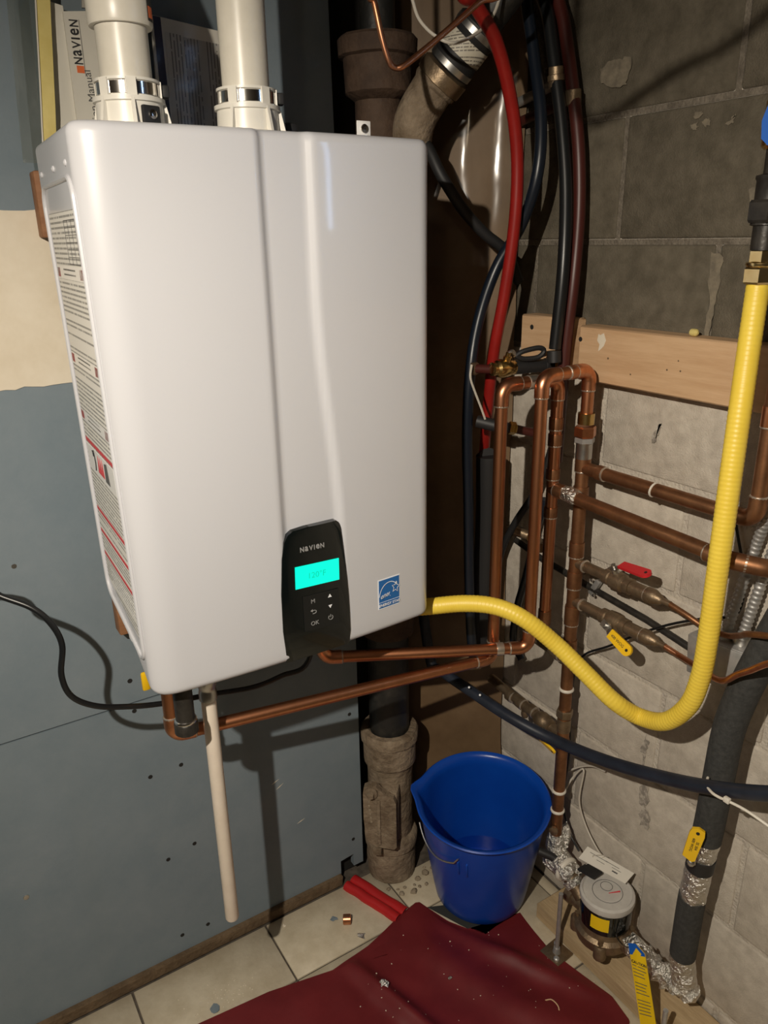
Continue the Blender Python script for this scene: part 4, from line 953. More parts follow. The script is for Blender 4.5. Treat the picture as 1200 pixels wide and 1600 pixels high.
# shut-off valve with black lever between the tubes
Yv = 1.085
vv = thing('shutoff_valve', 'brass shut-off valve with black sleeve and black lever beside the plank', 'valve', A(790, 585, Y=Yv))
a = A(738, 576, Y=1.12); bq = A(768, 577, Y=Yv); cq = A(803, 574, Y=Yv); dq = A(862, 570, Y=Yv - .02)
MB().tube([a, bq], .0085, 12).build('inlet_tube', 'pex_maroon', vv)
ring(vv, a + V((.002, 0, 0)), (1, 0, 0), .0125, 'bronze_old', .008, 'crimp')
dv = (cq - bq).normalized(); ln = (cq - bq).length
MB().rev([(.010, 0), (.0125, .001), (.0125, .008), (.010, .010), (.0155, .014), (.0175, .022), (.0155, ln - .012), (.0135, ln - .008), (.0135, ln)], bq, dv, 12).build('valve_body', 'brass', vv)
MB().tube([cq, lerp(cq, dq, .3), lerp(cq, dq, .31), lerp(cq, dq, .8), lerp(cq, dq, .81), dq], [.0135, .0135, .0125, .0125, .0135, .0135], 14).build('sleeve', 'rubber', vv)
hexnut(vv, dq, dv, .0125, .010, 'brass', 'end_nut')
s0 = lerp(bq, cq, .62)
MB().rev([(.008, 0), (.008, .022), (.005, .023), (.005, .03)], s0, (0, -.25, 1), 10).build('stem', 'brass', vv)
hb = A(806, 556, Y=Yv - .01); he = A(850, 549, Y=Yv - .03)
hd = MB().tube(curve([s0 + V((0, -.006, .028)), lerp(s0 + V((0, -.006, .028)), hb, .5) + V((0, 0, .006)), hb], 4), .0035, 8).build('lever_strip', 'zinc', vv)
MB().tube(curve([hb, lerp(hb, he, .25) + V((0, 0, .006)), lerp(hb, he, .8) + V((0, 0, .008)), he + V((0, 0, .001)), lerp(hb, he, .8) - V((0, 0, .009)), lerp(hb, he, .3) - V((0, 0, .008)), hb], 5), .0048, 8).build('lever_loop', 'rubber', hd)
# lower tee
tt = thing('tube_tee', 'black crimped tube tee with brass end left of the tall copper risers', 'fitting', A(775, 670, Y=1.09))
a = A(745, 658, Y=1.12); b2 = A(778, 666, Y=1.09); c2 = A(800, 669, Y=1.08); d2 = A(832, 676, Y=1.07)
MB().tube([a, b2], .0120, 12).build('tee_body', 'rubber', tt); MB().tube([b2, c2], .0095, 12).build('tube', 'rubber', tt)
hexnut(tt, c2, c2 - b2, .0125, .014, 'brass', 'brass_nut'); MB().tube([c2, d2], .0085, 12).build('tube', 'pex_maroon', tt)
tag(MB().tube(curve([A(737, 570, Y=1.105), A(735, 590, Y=1.10), A(742, 612, Y=1.10), A(752, 638, Y=1.10), A(758, 655, Y=1.10)], 6), .0022, 6).build('white_strap', 'wire_white'), 'narrow white cable tie dangling from the navy tube', 'cable tie')
# black foam stub and black tubes low in the corner
tag(MB().tube(curve([A(764, 714, Y=1.175), A(764, 720, Y=1.175), A(763, 800, Y=1.18), A(759, 880, Y=1.185), A(753, 1000, Y=1.19)], 5), [.020] + [.027] * 20, 16).build('foam_sleeve', 'rubber'), 'thick black foam pipe sleeve standing behind the leftmost copper riser', 'pipe insulation')  # darker black than the foam colour: the corner's shadow is put into it
cable('water_tube', [A(868, 650, X=1.07), A(862, 700, X=1.07), A(838, 765, X=1.065), A(806, 815, X=1.06), A(786, 855, X=1.06), A(775, 900, X=1.07)], .0075, 'rubber', 'black tube slanting down to the left between the two tall copper risers', 'tube', G)
cable('water_tube', [A(852, 780, X=1.08), A(838, 830, X=1.08), A(822, 900, X=1.075), A(808, 950, X=1.07), A(802, 1000, X=1.07), A(815, 1030, X=1.07)], .0085, 'pex_navy', 'black tube dropping behind the yellow hose between the two tall copper risers', 'tube', G)
# conduit on clamps
cd = thing('conduit', 'thin black conduit clamped slanting along the block wall behind the valves', 'conduit', A(925, 920, X=1.085))
MB().tube([A(806, 844, X=1.086), A(845, 872, X=1.085), A(930, 922, X=1.086)], .0068, 12).build('pipe', 'black_iron', cd)
MB().tube([A(930, 922, X=1.086), A(1010, 968, X=1.086), A(1078, 1012, X=1.086)], .0066, 12).build('pipe', 'galvanised' if False else 'black_iron', cd)
q = A(928, 918, X=1.082)
c_ = MB().box(q + V((.004, 0, 0)), (.012, .012, .040), Matrix.Rotation(.5, 3, 'X'), bev=.002).build('clamp', 'galvanised', cd)
for s in (-1, 1): MB().rev([(.0035, 0), (.003, .002), (.001, .003)], q + V((-.003, .004 * s, .015 * s)), (-1, 0, 0), 8).build('clamp_screw', 'zinc', c_)
cable('thin_cable', [A(1150, 700, X=1.092), A(1148, 800, X=1.092), A(1160, 880, X=1.092), A(1162, 930, X=1.092), A(1148, 962, X=1.088), A(1110, 965, X=1.075), A(1050, 975, X=1.068), A(1000, 990, X=1.068), A(950, 1010, X=1.072), A(915, 1022, X=1.078), A(900, 1045, X=1.08), A(893, 1090, X=1.075), A(889, 1180, X=1.075), A(880, 1250, X=1.07), A(890, 1300, X=1.065), A(905, 1330, X=1.06)], .0024, 'cord_black', 'thin black cable looping along the block wall behind the valves', 'cable')
for i, pts in enumerate([[A(872, 1232, X=1.06), A(880, 1212, X=1.075), A(900, 1200, X=1.085), A(925, 1197, X=1.085), A(945, 1205, X=1.085)], [A(880, 1240, X=1.06), A(895, 1215, X=1.08), A(912, 1203, X=1.085), A(905, 1250, X=1.085), A(915, 1290, X=1.085), A(935, 1330, X=1.08), A(948, 1342, X=1.07)]]):
    cable('white_wire', pts, .0022, 'wire_white', ['short white wire arching from the brown riser to the block wall', 'thin white wire running down behind the meter'][i], 'wire')
# ================================================================== JUNCTION BOX AND ARMOURED CABLES
jb = thing('junction_box', 'grey steel junction box screwed to the block wall behind the yellow hose', 'junction box', (1.075, .645, .765))
c = V((1.073, .646, .808)); rt = Matrix.Rotation(math.radians(-5), 3, 'X')
MB().box(c, (.052, .108, .072), rt, bev=.004).build('box', 'galvanised', jb)
cvj = MB().box(c + V((-.028, 0, 0)), (.004, .106, .070), rt, bev=.0015).build('cover', 'galvanised', jb)
for s in (-1, 1): MB().rev([(.004, 0), (.0036, .0015), (.001, .0025)], c + rt @ V((-.030, .044 * s, -.016)), (-1, 0, 0), 10).build('cover_screw', 'chrome', cvj)
for i, (yy, px0) in enumerate([(.652, 0), (.624, 1)]):
    p = V((1.073, yy, .843)); MB().rev([(.012, 0), (.012, .006), (.0145, .007), (.0145, .016), (.011, .017)], p, (0, 0, 1), 12).build('cable_connector', 'zinc', jb)
    pts = curve([p + V((0, 0, .012)), p + V((0, -.004, .04)), p + V((0, -.014, .10)), p + V((.004, -.024, .17)), p + V((-.012, -.048, .25)), p + V((-.036, -.076, .36)), p + V((-.038, -.086, .55)), p + V((-.038, -.086, .9)), p + V((-.038, -.086, 1.36))], 60)
    ev = [pts[0]]; acc = 0; step = .0022
    for a_, b_ in zip(pts, pts[1:]):
        seg = (b_ - a_).length
        while acc + seg >= step:
            t = (step - acc) / seg; a_ = a_ + (b_ - a_) * t; ev.append(a_); seg = (b_ - a_).length; acc = 0
        acc += seg
    rr = [.0082 + .0011 * math.sin(j * math.pi / 2) for j in range(len(ev))]
    tag(MB().tube(ev, rr, 12).build('armoured_cable', 'galvanised', ang=70), ['ribbed steel armoured cable from the junction box, the one nearer the yellow hose', 'ribbed steel armoured cable from the junction box, the one at the right edge'][i], 'cable', 'armoured cables')
# ================================================================== PLANKS ON THE BLOCK WALL
pk = thing('wall_plank', 'long pale pine plank fixed to the block wall behind the copper', 'plank', (1.08, .6, 1.225))
MB().box((1.0795, .50, 1.273), (.040, 1.02, .098), bev=.003, seg=1).build('plank', 'wood_pine', pk)
for px, py in [(907, 530)]: MB().rev([(.0045, 0), (.0042, .0004)], A(px, py, X=1.0594), (-1, 0, 0), 10).build('bolt_hole', 'hole_dark', pk)
for px, py, s in [(1042, 578, .0016), (1060, 564, .0014), (1063, 580, .0016), (985, 585, .0016), (950, 560, .002)]: MB().rev([(s, 0), (s * .9, .0003)], A(px, py, X=1.0594), (-1, 0, 0), 8).build('knot', 'wood_plate', pk)
q = A(940, 533, X=1.0593); MB().prism([q + V((0, a_, b_)) for a_, b_ in [(-.010, .002), (-.004, .014), (.004, .010), (.008, .012), (.010, .0), (.004, -.006), (.006, -.018), (.000, -.014), (-.006, -.008)]], (-.0004, 0, 0)).build('paint_smear', 'compound', pk)
pk2 = thing('wall_plank', 'short pale pine block fixed to the block wall in the dark corner', 'plank', (1.08, 1.10, 1.25))
MB().box((1.0795, 1.098, 1.283), (.040, .135, .096), bev=.003, seg=1).build('plank', 'wood_pine', pk2)
MB().rev([(.005, 0), (.0046, .0004)], A(831, 511, X=1.0594), (-1, 0, 0), 10).build('bolt_hole', 'hole_dark', pk2)
q = A(1086, 523, X=1.075); tag(MB().rev([(.002, -.008), (.0055, -.005), (.0062, 0), (.0055, .005), (.002, .008)], (1.072, q.y, 1.3225 + .0056), (0.1, 1, 0), 12).build('foam_blob', 'seal_yellow'), 'small yellowish blob of foam lying on top of the long pine plank', 'foam blob')
# ================================================================== BUCKET
BX, BY, BH = 0.941, 1.095, 0.283
bu = thing('bucket', 'large blue plastic bucket with pouring lip, standing below the copper pipes', 'bucket', (BX, BY, 0))
r0, r1 = 0.107, 0.149
prof = [(0.0, .006), (r0 * .90, .006), (r0 * .90, .0055), (r0 * .97, .0045), (r0, .012)]
outer = [(r0 * .90, .0045), (r0 * .96, .0045), (r0, .010)] + [(r0 + (r1 - .006 - r0) * t ** .92, .010 + (BH - .018) * t) for t in [k / 12 for k in range(1, 13)]]
lip = [(r1 - .003, BH - .007), (r1 + .001, BH - .005), (r1 + .002, BH - .001), (r1 - .001, BH + .001), (r1 - .006, BH - .001)]
inner = [(r0 + (r1 - .010 - r0) * t ** .92 - .003, .012 + (BH - .018) * t) for t in [k / 12 for k in range(12, -1, -1)]] + [(r0 * .9, .009)]
sp_ang = math.radians(134)
def lipped(mb):
    for i, p in enumerate(mb.v):
        d = V((p.x - BX, p.y - BY, 0)); a = math.atan2(d.y, d.x); da = (a - sp_ang + math.pi) % (2 * math.pi) - math.pi
        t = max(0, (p.z - BH * .72) / (BH * .28)); k = math.exp(-(da / .16) ** 2) * t ** 1.5
        if d.length > .05: mb.v[i] = p + d.normalized() * (.015 * k) + V((0, 0, .004 * k))
    return mb
lipped(MB().rev(outer + lip + inner, (BX, BY, 0), (0, 0, 1), 72)).build('shell', 'bucket_blue', bu, ang=50)
# water standing in the bottom
MB().rev([(r0 * 1.035, .048), (0.001, .048)], (BX, BY, 0), (0, 0, 1), 48, caps=False).build('water', 'water', bu)
for a, r, s in [(-1.9, .04, .0025), (-1.7, .03, .0015), (-2.2, .06, .0018), (-1.2, .05, .0012)]:
    MB().rev([(s, 0), (s * .8, s * .6), (s * .2, s * .9)], (BX + r * math.cos(a), BY + r * math.sin(a), .0482), (0, 0, 1), 8).build('bubble', 'ink_white', bu)
# wire bail hanging down the front, its ears and ribs
ba = []
for kk in range(15):
    a = math.radians(-206 + 56 * kk / 14); z = .232 - .026 * math.sin(math.pi * kk / 14); rr_ = r0 + (r1 - .006 - r0) * (z / BH) ** .92 + .007
    ba.append((BX + rr_ * math.cos(a), BY + rr_ * math.sin(a), z + (.012 if kk == 14 else 0)))
MB().tube(ba, .0020, 8).build('bail_wire', 'zinc', bu)
for a in (-151, -143):
    a = math.radians(a)
    rr_ = r0 + (r1 - .006 - r0) * (.205 / BH) ** .92 + .001
    MB().box((BX + rr_ * math.cos(a), BY + rr_ * math.sin(a), .208), (.007, .004, .042), Matrix.Rotation(a, 3, 'Z') @ Matrix.Rotation(math.radians(8), 3, 'Y'), bev=.001).build('ear_rib', 'bucket_blue', bu)
vd = V((.655, .755, 0)).normalized(); tq = Matrix.Rotation(math.radians(5.5), 3, V((vd.y, -vd.x, 0)))
pv = V((BX, BY, 0)) - vd * (r0 * .96)              # the bucket leans a little towards the viewer
bu.location = pv + tq @ (V((BX, BY, 0)) - pv); bu.rotation_euler = tq.to_euler()
# ================================================================== RED SHEET ON THE FLOOR
def poly(pts, n):
    p = [V(q) for q in pts]; L = [0]
    for a, b_ in zip(p, p[1:]): L.append(L[-1] + (b_ - a).length)
    out = []
    for k in range(n + 1):
        s = L[-1] * k / n
        for i in range(len(p) - 1):
            if s <= L[i + 1] + 1e-9: out.append(lerp(p[i], p[i + 1], (s - L[i]) / (L[i + 1] - L[i]))); break
    return out
lft = [A(648, 1413, Z=0), A(625, 1432, Z=0), A(600, 1457, Z=0), A(575, 1480, Z=0), A(520, 1518, Z=0), A(470, 1535, Z=0), A(420, 1552, Z=0), A(310, 1602, Z=0), A(230, 1650, Z=0), A(60, 1800, Z=0)]
rgt = [A(648, 1413, Z=0) + V((.012, -.004, 0)), A(700, 1440, Z=0), A(757, 1462, Z=0), A(775, 1448, Z=0), A(812, 1426, Z=0), A(834, 1456, Z=0), A(858, 1486, Z=0), A(892, 1512, Z=0), A(955, 1560, Z=0), A(984, 1598, Z=0), A(972, 1640, Z=0), A(975, 1800, Z=0)]
Lc = poly(lft, 130); Rc = poly(rgt, 130); rows = []
for k in range(131):
    row = []
    for j in range(131):
        t = j / 130; p = lerp(Lc[k], Rc[k], t)
        ew = min(1, 6 * min(t, 1 - t) + .15)
        h = 0.004
        u = p.x * .62 - p.y * .78; u2 = p.x * .9 + p.y * .4
        h += .022 * ew * math.exp(-((p.x - .60 - .25 * (1.0 - p.y)) / .020) ** 2) * sstep(1.16, .98, p.y)
        un = (p.x - .800) * .90 + (p.y - 1.10) * .43; ul = (p.x - .800) * .43 - (p.y - 1.10) * .90
        fade = sstep(-.02, .06, ul) * sstep(.62, .40, ul)
        h += .017 * ew * fade * math.exp(-((un + .012 * math.sin(ul * 9)) / .022) ** 2)
        h += .010 * ew * fade * math.exp(-((un + .085 + .02 * math.sin(ul * 7)) / .035) ** 2)
        h += .004 * ew * (noise.noise(V((p.x * 7, p.y * 7, 1))) + .6 * noise.noise(V((p.x * 19, p.y * 19, 4))))
        dB = math.hypot(p.x - BX, p.y - BY)
        h *= sstep(.10, .20, dB) * .999 + .001
        row.append(V((p.x, p.y, max(h, .0012) + .0006)))
    rows.append(row)
tag(MB().sheet(rows, .0012, (0, 0, 1)).build('floor_sheet', 'tarp_red'), 'dark red vinyl sheet spread over the floor tiles, wrinkled', 'sheet')
# bright red folded strip at its corner
fs = thing('red_strip', 'bright red folded plastic strip reaching from the drywall notch to the red sheet', 'strip', A(570, 1395, Z=0))
a0_ = V((0.690, 1.285, 0)); a1_ = V((0.742, 1.135, 0)); dd_ = (a1_ - a0_).normalized(); ss = V((-dd_.y, dd_.x, 0)) * -1
for o_, hw, hh in [(-.013, .0135, .010), (.012, .0125, .013)]:
    rows = []
    for k in range(15):
        c_ = lerp(a0_, a1_, k / 14) + ss * (o_ + .002 * noise.noise(V((k * .4, o_ * 50, 0))))
        rows.append([c_ + ss * (hw * math.cos(t)) + V((0, 0, .001 + hh * math.sin(t) * (1 + .2 * noise.noise(V((k * .3, 3, o_ * 99)))))) for t in [math.pi * q_ / 8 for q_ in range(9)]])
    MB().sheet(rows, .001, (0, 0, 1)).build('fold', 'strip_red', fs)
# dark mat under the bucket
mo = MB().prism([A(668, 1418, Z=0), A(718, 1412, Z=0), A(790, 1440, Z=0), A(762, 1466, Z=0), A(720, 1446, Z=0)], (0, 0, .0014)).build('rubber_mat', 'mat_dark', smooth=False)
tag(mo, 'dark grey rubber mat scrap peeping out under the bucket', 'mat')
# ================================================================== SCRAPS ON THE FLOOR
q = A(541, 1440, Z=0)
tag(MB().rev([(.0095, 0), (.0112, .001), (.0112, .017), (.0095, .018), (.0090, .018), (.0090, 0)], q + V((-.008, 0, .0113)), (.85, -.5, 0), 20, caps=False).build('copper_ring', 'copper_elbow'), 'short offcut of copper pipe lying on the floor tile', 'offcut')
def zsheet(p):
    best = min((v for r in rows_tarp for v in r), key=lambda v: (v.x - p.x) ** 2 + (v.y - p.y) ** 2); return best.z
rows_tarp = [[v.co + bpy.data.objects['floor_sheet'].location for v in bpy.data.objects['floor_sheet'].data.vertices][:131 * 131]]
def scrap(px, py, s, m, name, lb, cat, on, seed, group=None, hf=.35):
    q = A(px, py, Z=0); z = zsheet(q) if on else 0.0
    mb = MB(); n = 9
    pts = [V((s * (.5 + random.random()) * math.cos(2 * math.pi * k / n), s * (.5 + random.random()) * math.sin(2 * math.pi * k / n), s * hf * random.random())) for k in range(n)]
    mb.add(pts + [V((0, 0, s * hf))] + [p * .9 - V((0, 0, s * .12)) for p in pts], [[k, (k + 1) % n, n] for k in range(n)] + [[(k + 1) % n, k, n + 1 + k, n + 1 + (k + 1) % n] for k in range(n)] + [[n + 1 + k for k in range(n)][::-1]])
    zm = min(p.z for p in mb.v); mb.v = [p + V((q.x, q.y, z - zm)) for p in mb.v]
    return tag(mb.build(name, m, smooth=False), lb, cat, group)
scrap(600, 1550, .010, 'foil', 'foil_scrap', 'crumpled foil scrap in the middle of the red sheet', 'scrap', True, 1)
scrap(564, 1463, .009, 'foil', 'foil_scrap', 'crumpled foil scrap at the tile joint beside the red sheet', 'scrap', False, 2)
scrap(704, 1534, .005, 'zinc', 'metal_crumb', 'small round grey metal crumb on the red sheet', 'scrap', True, 3, hf=1.0)
scrap(522, 1437, .007, 'drywall', 'drywall_chip', 'grey-blue drywall chip beside the copper offcut', 'scrap', False, 4)
scrap(335, 1577, .011, 'drywall', 'drywall_chip', 'grey-blue drywall chip at the lower edge of the tiles', 'scrap', False, 5)
scrap(444, 1447, .004, 'compound', 'plaster_chip', 'small white plaster chip on the tile by the wall', 'scrap', False, 6)
tag(MB().tube(curve([A(852, 1563, Z=.008), A(862, 1562, Z=.014), A(872, 1572, Z=.014), A(874, 1585, Z=.008)], 5), .0013, 6).build('wood_shaving', 'wood_pine'), 'thin curled pale shaving on the red sheet at lower right', 'scrap')
mb = MB()
for i in range(110):
    if i < 45: px, py = random.uniform(560, 930), random.uniform(1450, 1600); q = A(px, py, Z=0); z = zsheet(q)
    else: px = random.gauss(350, 26); py = random.gauss(1553, 11) - (px - 350) * .25; q = A(px, py, Z=0); z = 0
    if i < 45 and not any((v - V((q.x, q.y, z))).length < .02 for v in rows_tarp[0]): continue
    s = random.uniform(.0006, .0017)
    mb.rev([(s * .4, 0), (s, s * .3), (s * .3, s * .8)], (q.x, q.y, z), (0, 0, 1), 5)
dbr = mb.jitter(.001, 400).build('floor_debris', 'compound', smooth=False); tag(dbr, 'fine pale crumbs sprinkled over the red sheet and the tile', 'debris'); dbr['kind'] = 'stuff'
# ================================================================== WOOD BEAM, METER AND FOAM-WRAPPED SUPPLY
bm_ = MB().box((1.048, .33, .020), (.100, 1.27, .040), bev=.003, seg=1).build('floor_beam', 'wood_damp')
tag(bm_, 'long damp wooden plank lying flat along the foot of the block wall', 'plank')
def support(x, y, zb, ztop, lb):
    t = thing('pipe_support', lb, 'support', (x, y, zb), 'pipe supports')
    pl = MB().box((x, y, zb + .0035), (.050, .050, .006), Matrix.Rotation(.1, 3, 'Z'), bev=.001).jitter(.0004, 90).build('base_plate', 'bronze_old', t)
    for s_ in (-1, 1): MB().rev([(.0065, 0), (.0065, .005), (.004, .007)], (x + .014 * s_, y + .014 * s_, zb + .006), (0, 0, 1), 8).build('plate_bolt', 'galvanised', pl)
    MB().tube([(x, y, zb + .004), (x, y, ztop)], .0048, 12).build('rod', 'galvanised', t)
    MB().rev([(.009, 0), (.007, .014)], (x, y, zb + .006), (0, 0, 1), 10).build('rod_socket', 'galvanised', t)
q = A(873, 1445, Z=.004)
support(.968, q.y * .968 / q.x, .0006, .170, 'thin steel rod support on a rusty plate under the foil-wrapped valve')
q = A(1041, 1570, X=.986)
support(.968, q.y - .012, .0006, .128, 'thin steel rod support under the foil-wrapped elbow at lower right')
WX = 1.018; WZ = .178
wm = thing('water_meter', 'bronze water meter with black drum and grey dial on the floor plank', 'water meter', (WX, .79, .09))
MB().rev([(.022, .088), (.040, .094), (.056, .104), (.060, .116), (.060, .128), (.052, .134), (.048, .150)], (WX, .79, 0), (0, 0, 1), 32).build('body', 'bronze_old', wm)
for a in (35, 125, 215, 305):
    a = math.radians(a); p = V((WX + .055 * math.cos(a), .79 + .055 * math.sin(a), .094))
    MB().rev([(.010, 0), (.013, .002), (.013, .030), (.010, .034)], p, (0, 0, 1), 12).build('body_lug', 'bronze_old', wm)
    MB().rev([(.006, 0), (.006, .010)], p + V((0, 0, .034)), (0, 0, 1), 6).build('lug_bolt', 'bronze_old', wm)
MB().rev([(.020, -.105), (.020, -.088), (.0165, -.086), (.0165, .080), (.020, .082), (.020, .100)], (WX, .79, .128), (0, 1, 0), 16).build('flow_tube', 'bronze_old', wm)
MB().box((WX, .715, .138), (.034, .03, .026), bev=.005).build('outlet_boss', 'bronze_old', wm)
dm = MB().rev([(.048, .146), (.0515, .148), (.0515, .204), (.0505, .206)], (WX, .79, 0), (0, 0, 1), 36).build('drum', 'black_gloss', wm)
MB().rev([(.0515, .200), (.0545, .201), (.0555, .206), (.0545, .214), (.050, .217), (.048, .214)], (WX, .79, 0), (0, 0, 1), 36).build('bezel', 'lens_grey', wm)
dl = MB().rev([(.050, .206), (.048, .2135), (.001, .2145)], (WX, .79, 0), (0, 0, 1), 36).build('dial', 'lens_grey', wm)
MB().tube([(WX - .002, .785, .2156), (WX + .020, .775, .2158)], [.0010, .0022], 6, flat=.4).build('needle', 'ink_red', dl)
MB().tube([(WX + .030 * math.cos(t), .79 + .030 * math.sin(t), .2151) for t in [2 * math.pi * k / 28 for k in range(29)]], .0005, 5).build('dial_ring', 'ink_dark', dl)
MB().tube([(WX + .012 * math.cos(t) + .008, .80 + .012 * math.sin(t), .2152) for t in [2 * math.pi * k / 20 for k in range(21)]], .0005, 5).build('dial_ring', 'ink_dark', dl)
a = math.radians(-152); rows = [[V((WX + .0522 * math.cos(a + k * .12), .79 + .0522 * math.sin(a + k * .12), z)) for k in range(-3, 4)] for z in (.160, .192)]
MB().sheet(rows, .0004, (-.5, -.8, 0)).build('yellow_sticker', 'tag_yellow', dm)
lid = MB().box((WX + .004, .842, .222), (.030, .046, .006), Matrix.Rotation(-.25, 3, 'X'), bev=.003).build('lid', 'rubber', wm)
tg = thing('paper_tag', 'white paper tag with small print lying on the meter dial', 'tag', A(948, 1352, Z=.238))
zt_ = [.236, .244, .236, .230]; cs_ = [A(px, py, Z=z) for (px, py), z in zip([(904, 1341), (918, 1323), (991, 1365), (977, 1381)], zt_)]
MB().prism(cs_, (0, 0, .0008)).build('sheet', 'paper', tg, smooth=False)
ux = (cs_[2] - cs_[1]).normalized(); uy = (cs_[1] - cs_[0]).normalized()
ce_ = (cs_[0] + cs_[1] + cs_[2] + cs_[3]) / 4 + V((0, 0, .0014))
for u, v_, ln, wd in [(-.020, .007, .040, .0010), (.010, .0075, .03, .001), (-.012, -.001, .018, .0009), (.022, -.005, .012, .003), (.022, .002, .02, .0008)]:
    p = ce_ + ux * u + uy * v_; MB().prism([p - ux * ln / 2 - uy * wd / 2, p + ux * ln / 2 - uy * wd / 2, p + ux * ln / 2 + uy * wd / 2, p - ux * ln / 2 + uy * wd / 2], (0, 0, .0002)).build('print_line', 'ink_dark', tg, smooth=False)
MB().tube(curve([ce_ - ux * .030, ce_ - ux * .028 + V((0, 0, .006)), ce_ - ux * .01 + uy * .014 + V((0, 0, .004)), V((WX + .01, .86, .222))], 5), .0006, 5).build('string', 'wire_white', tg)
# foil-wrapped valve where the riser comes down
vf = thing('wrapped_valve', 'foil-wrapped shut-off valve between the brown riser and the meter', 'valve', (1.02, .925, .17))
MB().rev([(.015, 0), (.020, .01), (.021, .03), (.016, .05)], (MX, MY, .232), (0, 0, -1), 14).jitter(.005, 70).build('foil_wrap', 'foil', vf, smooth=False)
MB().rev([(.012, -.045), (.022, -.04), (.028, -.015), (.027, .015), (.020, .036), (.012, .042)], (1.02, .925, .178), (.1, 1, .1), 18).jitter(.010, 65, 3).build('foil_wrap', 'foil', vf, smooth=False)
MB().rev([(.006, -.03), (.014, -.02), (.016, .0), (.010, .018), (.004, .025)], (1.052, .945, .222), (.3, .2, 1), 12).jitter(.008, 80, 5).build('foil_wrap', 'foil', vf, smooth=False)
ring(vf, (1.02, .905, .176), (0, 1, .1), .029, 'tie_white', .006, 'sealing_ring')
MB().rev([(.015, 0), (.019, .002), (.019, .02), (.016, .03), (.017, .05)], (1.02, .895, .17), (0, -1, -.7), 14).build('union', 'bronze_old', vf)
MB().rev([(.0195, .006), (.0215, .008), (.0205, .020), (.019, .022)], (1.02, .893, .167), (0, -1, -.7), 14).jitter(.003, 90).build('foil_wrap', 'foil', vf, smooth=False)
MB().tube([(1.02, .91, .185), (1.0, .935, .20), (.985, .955, .205)], .009, 10).build('wrapped_lever', 'rubber', vf)
# yellow caution tag hanging off the meter outlet
ct = thing('caution_tag', 'long yellow caution tag with a blue corner hanging from the meter outlet', 'tag', A(1005, 1540, X=.965))
o1, o2, o3, o4 = A(983, 1478, X=.966), A(1008, 1490, X=.970), A(1026, 1606, X=.955), A(1001, 1600, X=.952)
tb_ = MB().prism([o1, A(994, 1474, X=.968), o2, o3, o4], (-.0009, 0, 0)).build('card', 'tag_yellow', ct, smooth=False)
ex = (o2 - o1).normalized(); ey = (o1 - o4).normalized(); fc = V((-.0014, 0, 0))
MB().prism([o1 + fc * .8 + ey * .006, A(994, 1474, X=.968) + fc * .8, o2 + fc * .8, lerp(o2, o3, .04) + fc * .8, lerp(o1, o4, .10) + fc * .8], (-.0003, 0, 0)).build('blue_corner', 'handle_blue', tb_, smooth=False)
text('CAUTION', .0072, lerp(lerp(o1, o2, .52), lerp(o4, o3, .52), .18) + fc, ex, ey, 'ink_black', tb_, 'heading', .0002, bold=.0002)
for k in range(15):
    t = .23 + .045 * k
    if k in (4, 9): continue
    l_, r_ = lerp(o1, o4, t) , lerp(o2, o3, t); a_ = lerp(l_, r_, .08); b_ = lerp(l_, r_, .92 - .2 * random.random())
    MB().prism([a_ + fc, b_ + fc, b_ + fc + ey * .0014, a_ + fc + ey * .0014], (-.0002, 0, 0)).build('print_line', 'ink_dark', tb_, smooth=False)
MB().tube(curve([A(992, 1480, X=.968), A(975, 1478, X=.985), A(963, 1462, X=.995), A(970, 1450, X=1.0)], 5), .0009, 6).build('tag_wire', 'cord_black', ct)
# foil-wrapped elbow and the foam-insulated riser
fp = thing('insulated_pipe', 'black foam-insulated supply pipe with foil bands rising at lower right', 'pipe', (1.03, .60, .10))
mp_ = [V((1.018, .69, .145)), V((1.022, .655, .130)), V((1.028, .625, .125)), V((1.03, .607, .150))]
MB().tube(curve(mp_, 8), [.0185 + .003 * math.sin(k * 1.7) for k in range(25)], 14).jitter(.009, 70, 2).build('foil_elbow', 'foil', fp, smooth=False)
MB().rev([(.014, -.03), (.022, -.02), (.023, .01), (.015, .03)], (1.018, .70, .140), (0, 1, .2), 14).jitter(.008, 80, 8).build('foil_elbow', 'foil', fp, smooth=False)
MB().rev([(.006, -.02), (.016, -.012), (.018, .006), (.008, .018)], (1.036, .598, .125), (.2, -.6, .6), 10).jitter(.010, 90, 4).build('foil_elbow', 'foil', fp, smooth=False)
cx_ = [V((1.03, .606, .150)), A(1066, 1500, X=1.026), A(1070, 1470, X=1.020), A(1080, 1410, X=1.012), A(1093, 1355, X=1.008), A(1108, 1290, X=1.006), A(1122, 1220, X=1.004), A(1136, 1150, X=1.004), A(1150, 1108, X=1.004), A(1172, 1060, X=1.004), A(1205, 1000, X=1.004), A(1228, 960, X=1.004)]
cl = curve(cx_, 10)
def near(px, py):
    q = A(px, py, X=1.01); return min(range(len(cl)), key=lambda i: (cl[i] - q).length)
i1, i2, i3, i4, i5, i6 = near(1066, 1502), near(1083, 1402), near(1089, 1372), near(1096, 1355), near(1100, 1335), near(1107, 1308)
RF = .0235
def fseg(a_, b_, r, name, m, jit=0): 
    mb = MB().tube(cl[a_:b_ + 1], r, 22)
    if jit: mb.jitter(jit, 80)
    return mb.build(name, m, fp, smooth=not jit)
fseg(0, i1, RF * .98, 'foil_band', 'foil', .003); fseg(i1, i2, RF, 'foam_sleeve', 'foam'); fseg(i2, i4, RF * .97, 'foil_band', 'foil', .003)
fseg(i4, i5, RF * 1.0, 'rubber_band', 'rubber'); fseg(i5, i6, RF * .96, 'foil_band', 'foil', .003); fseg(i6, len(cl) - 1, RF * 1.04, 'foam_sleeve', 'foam')
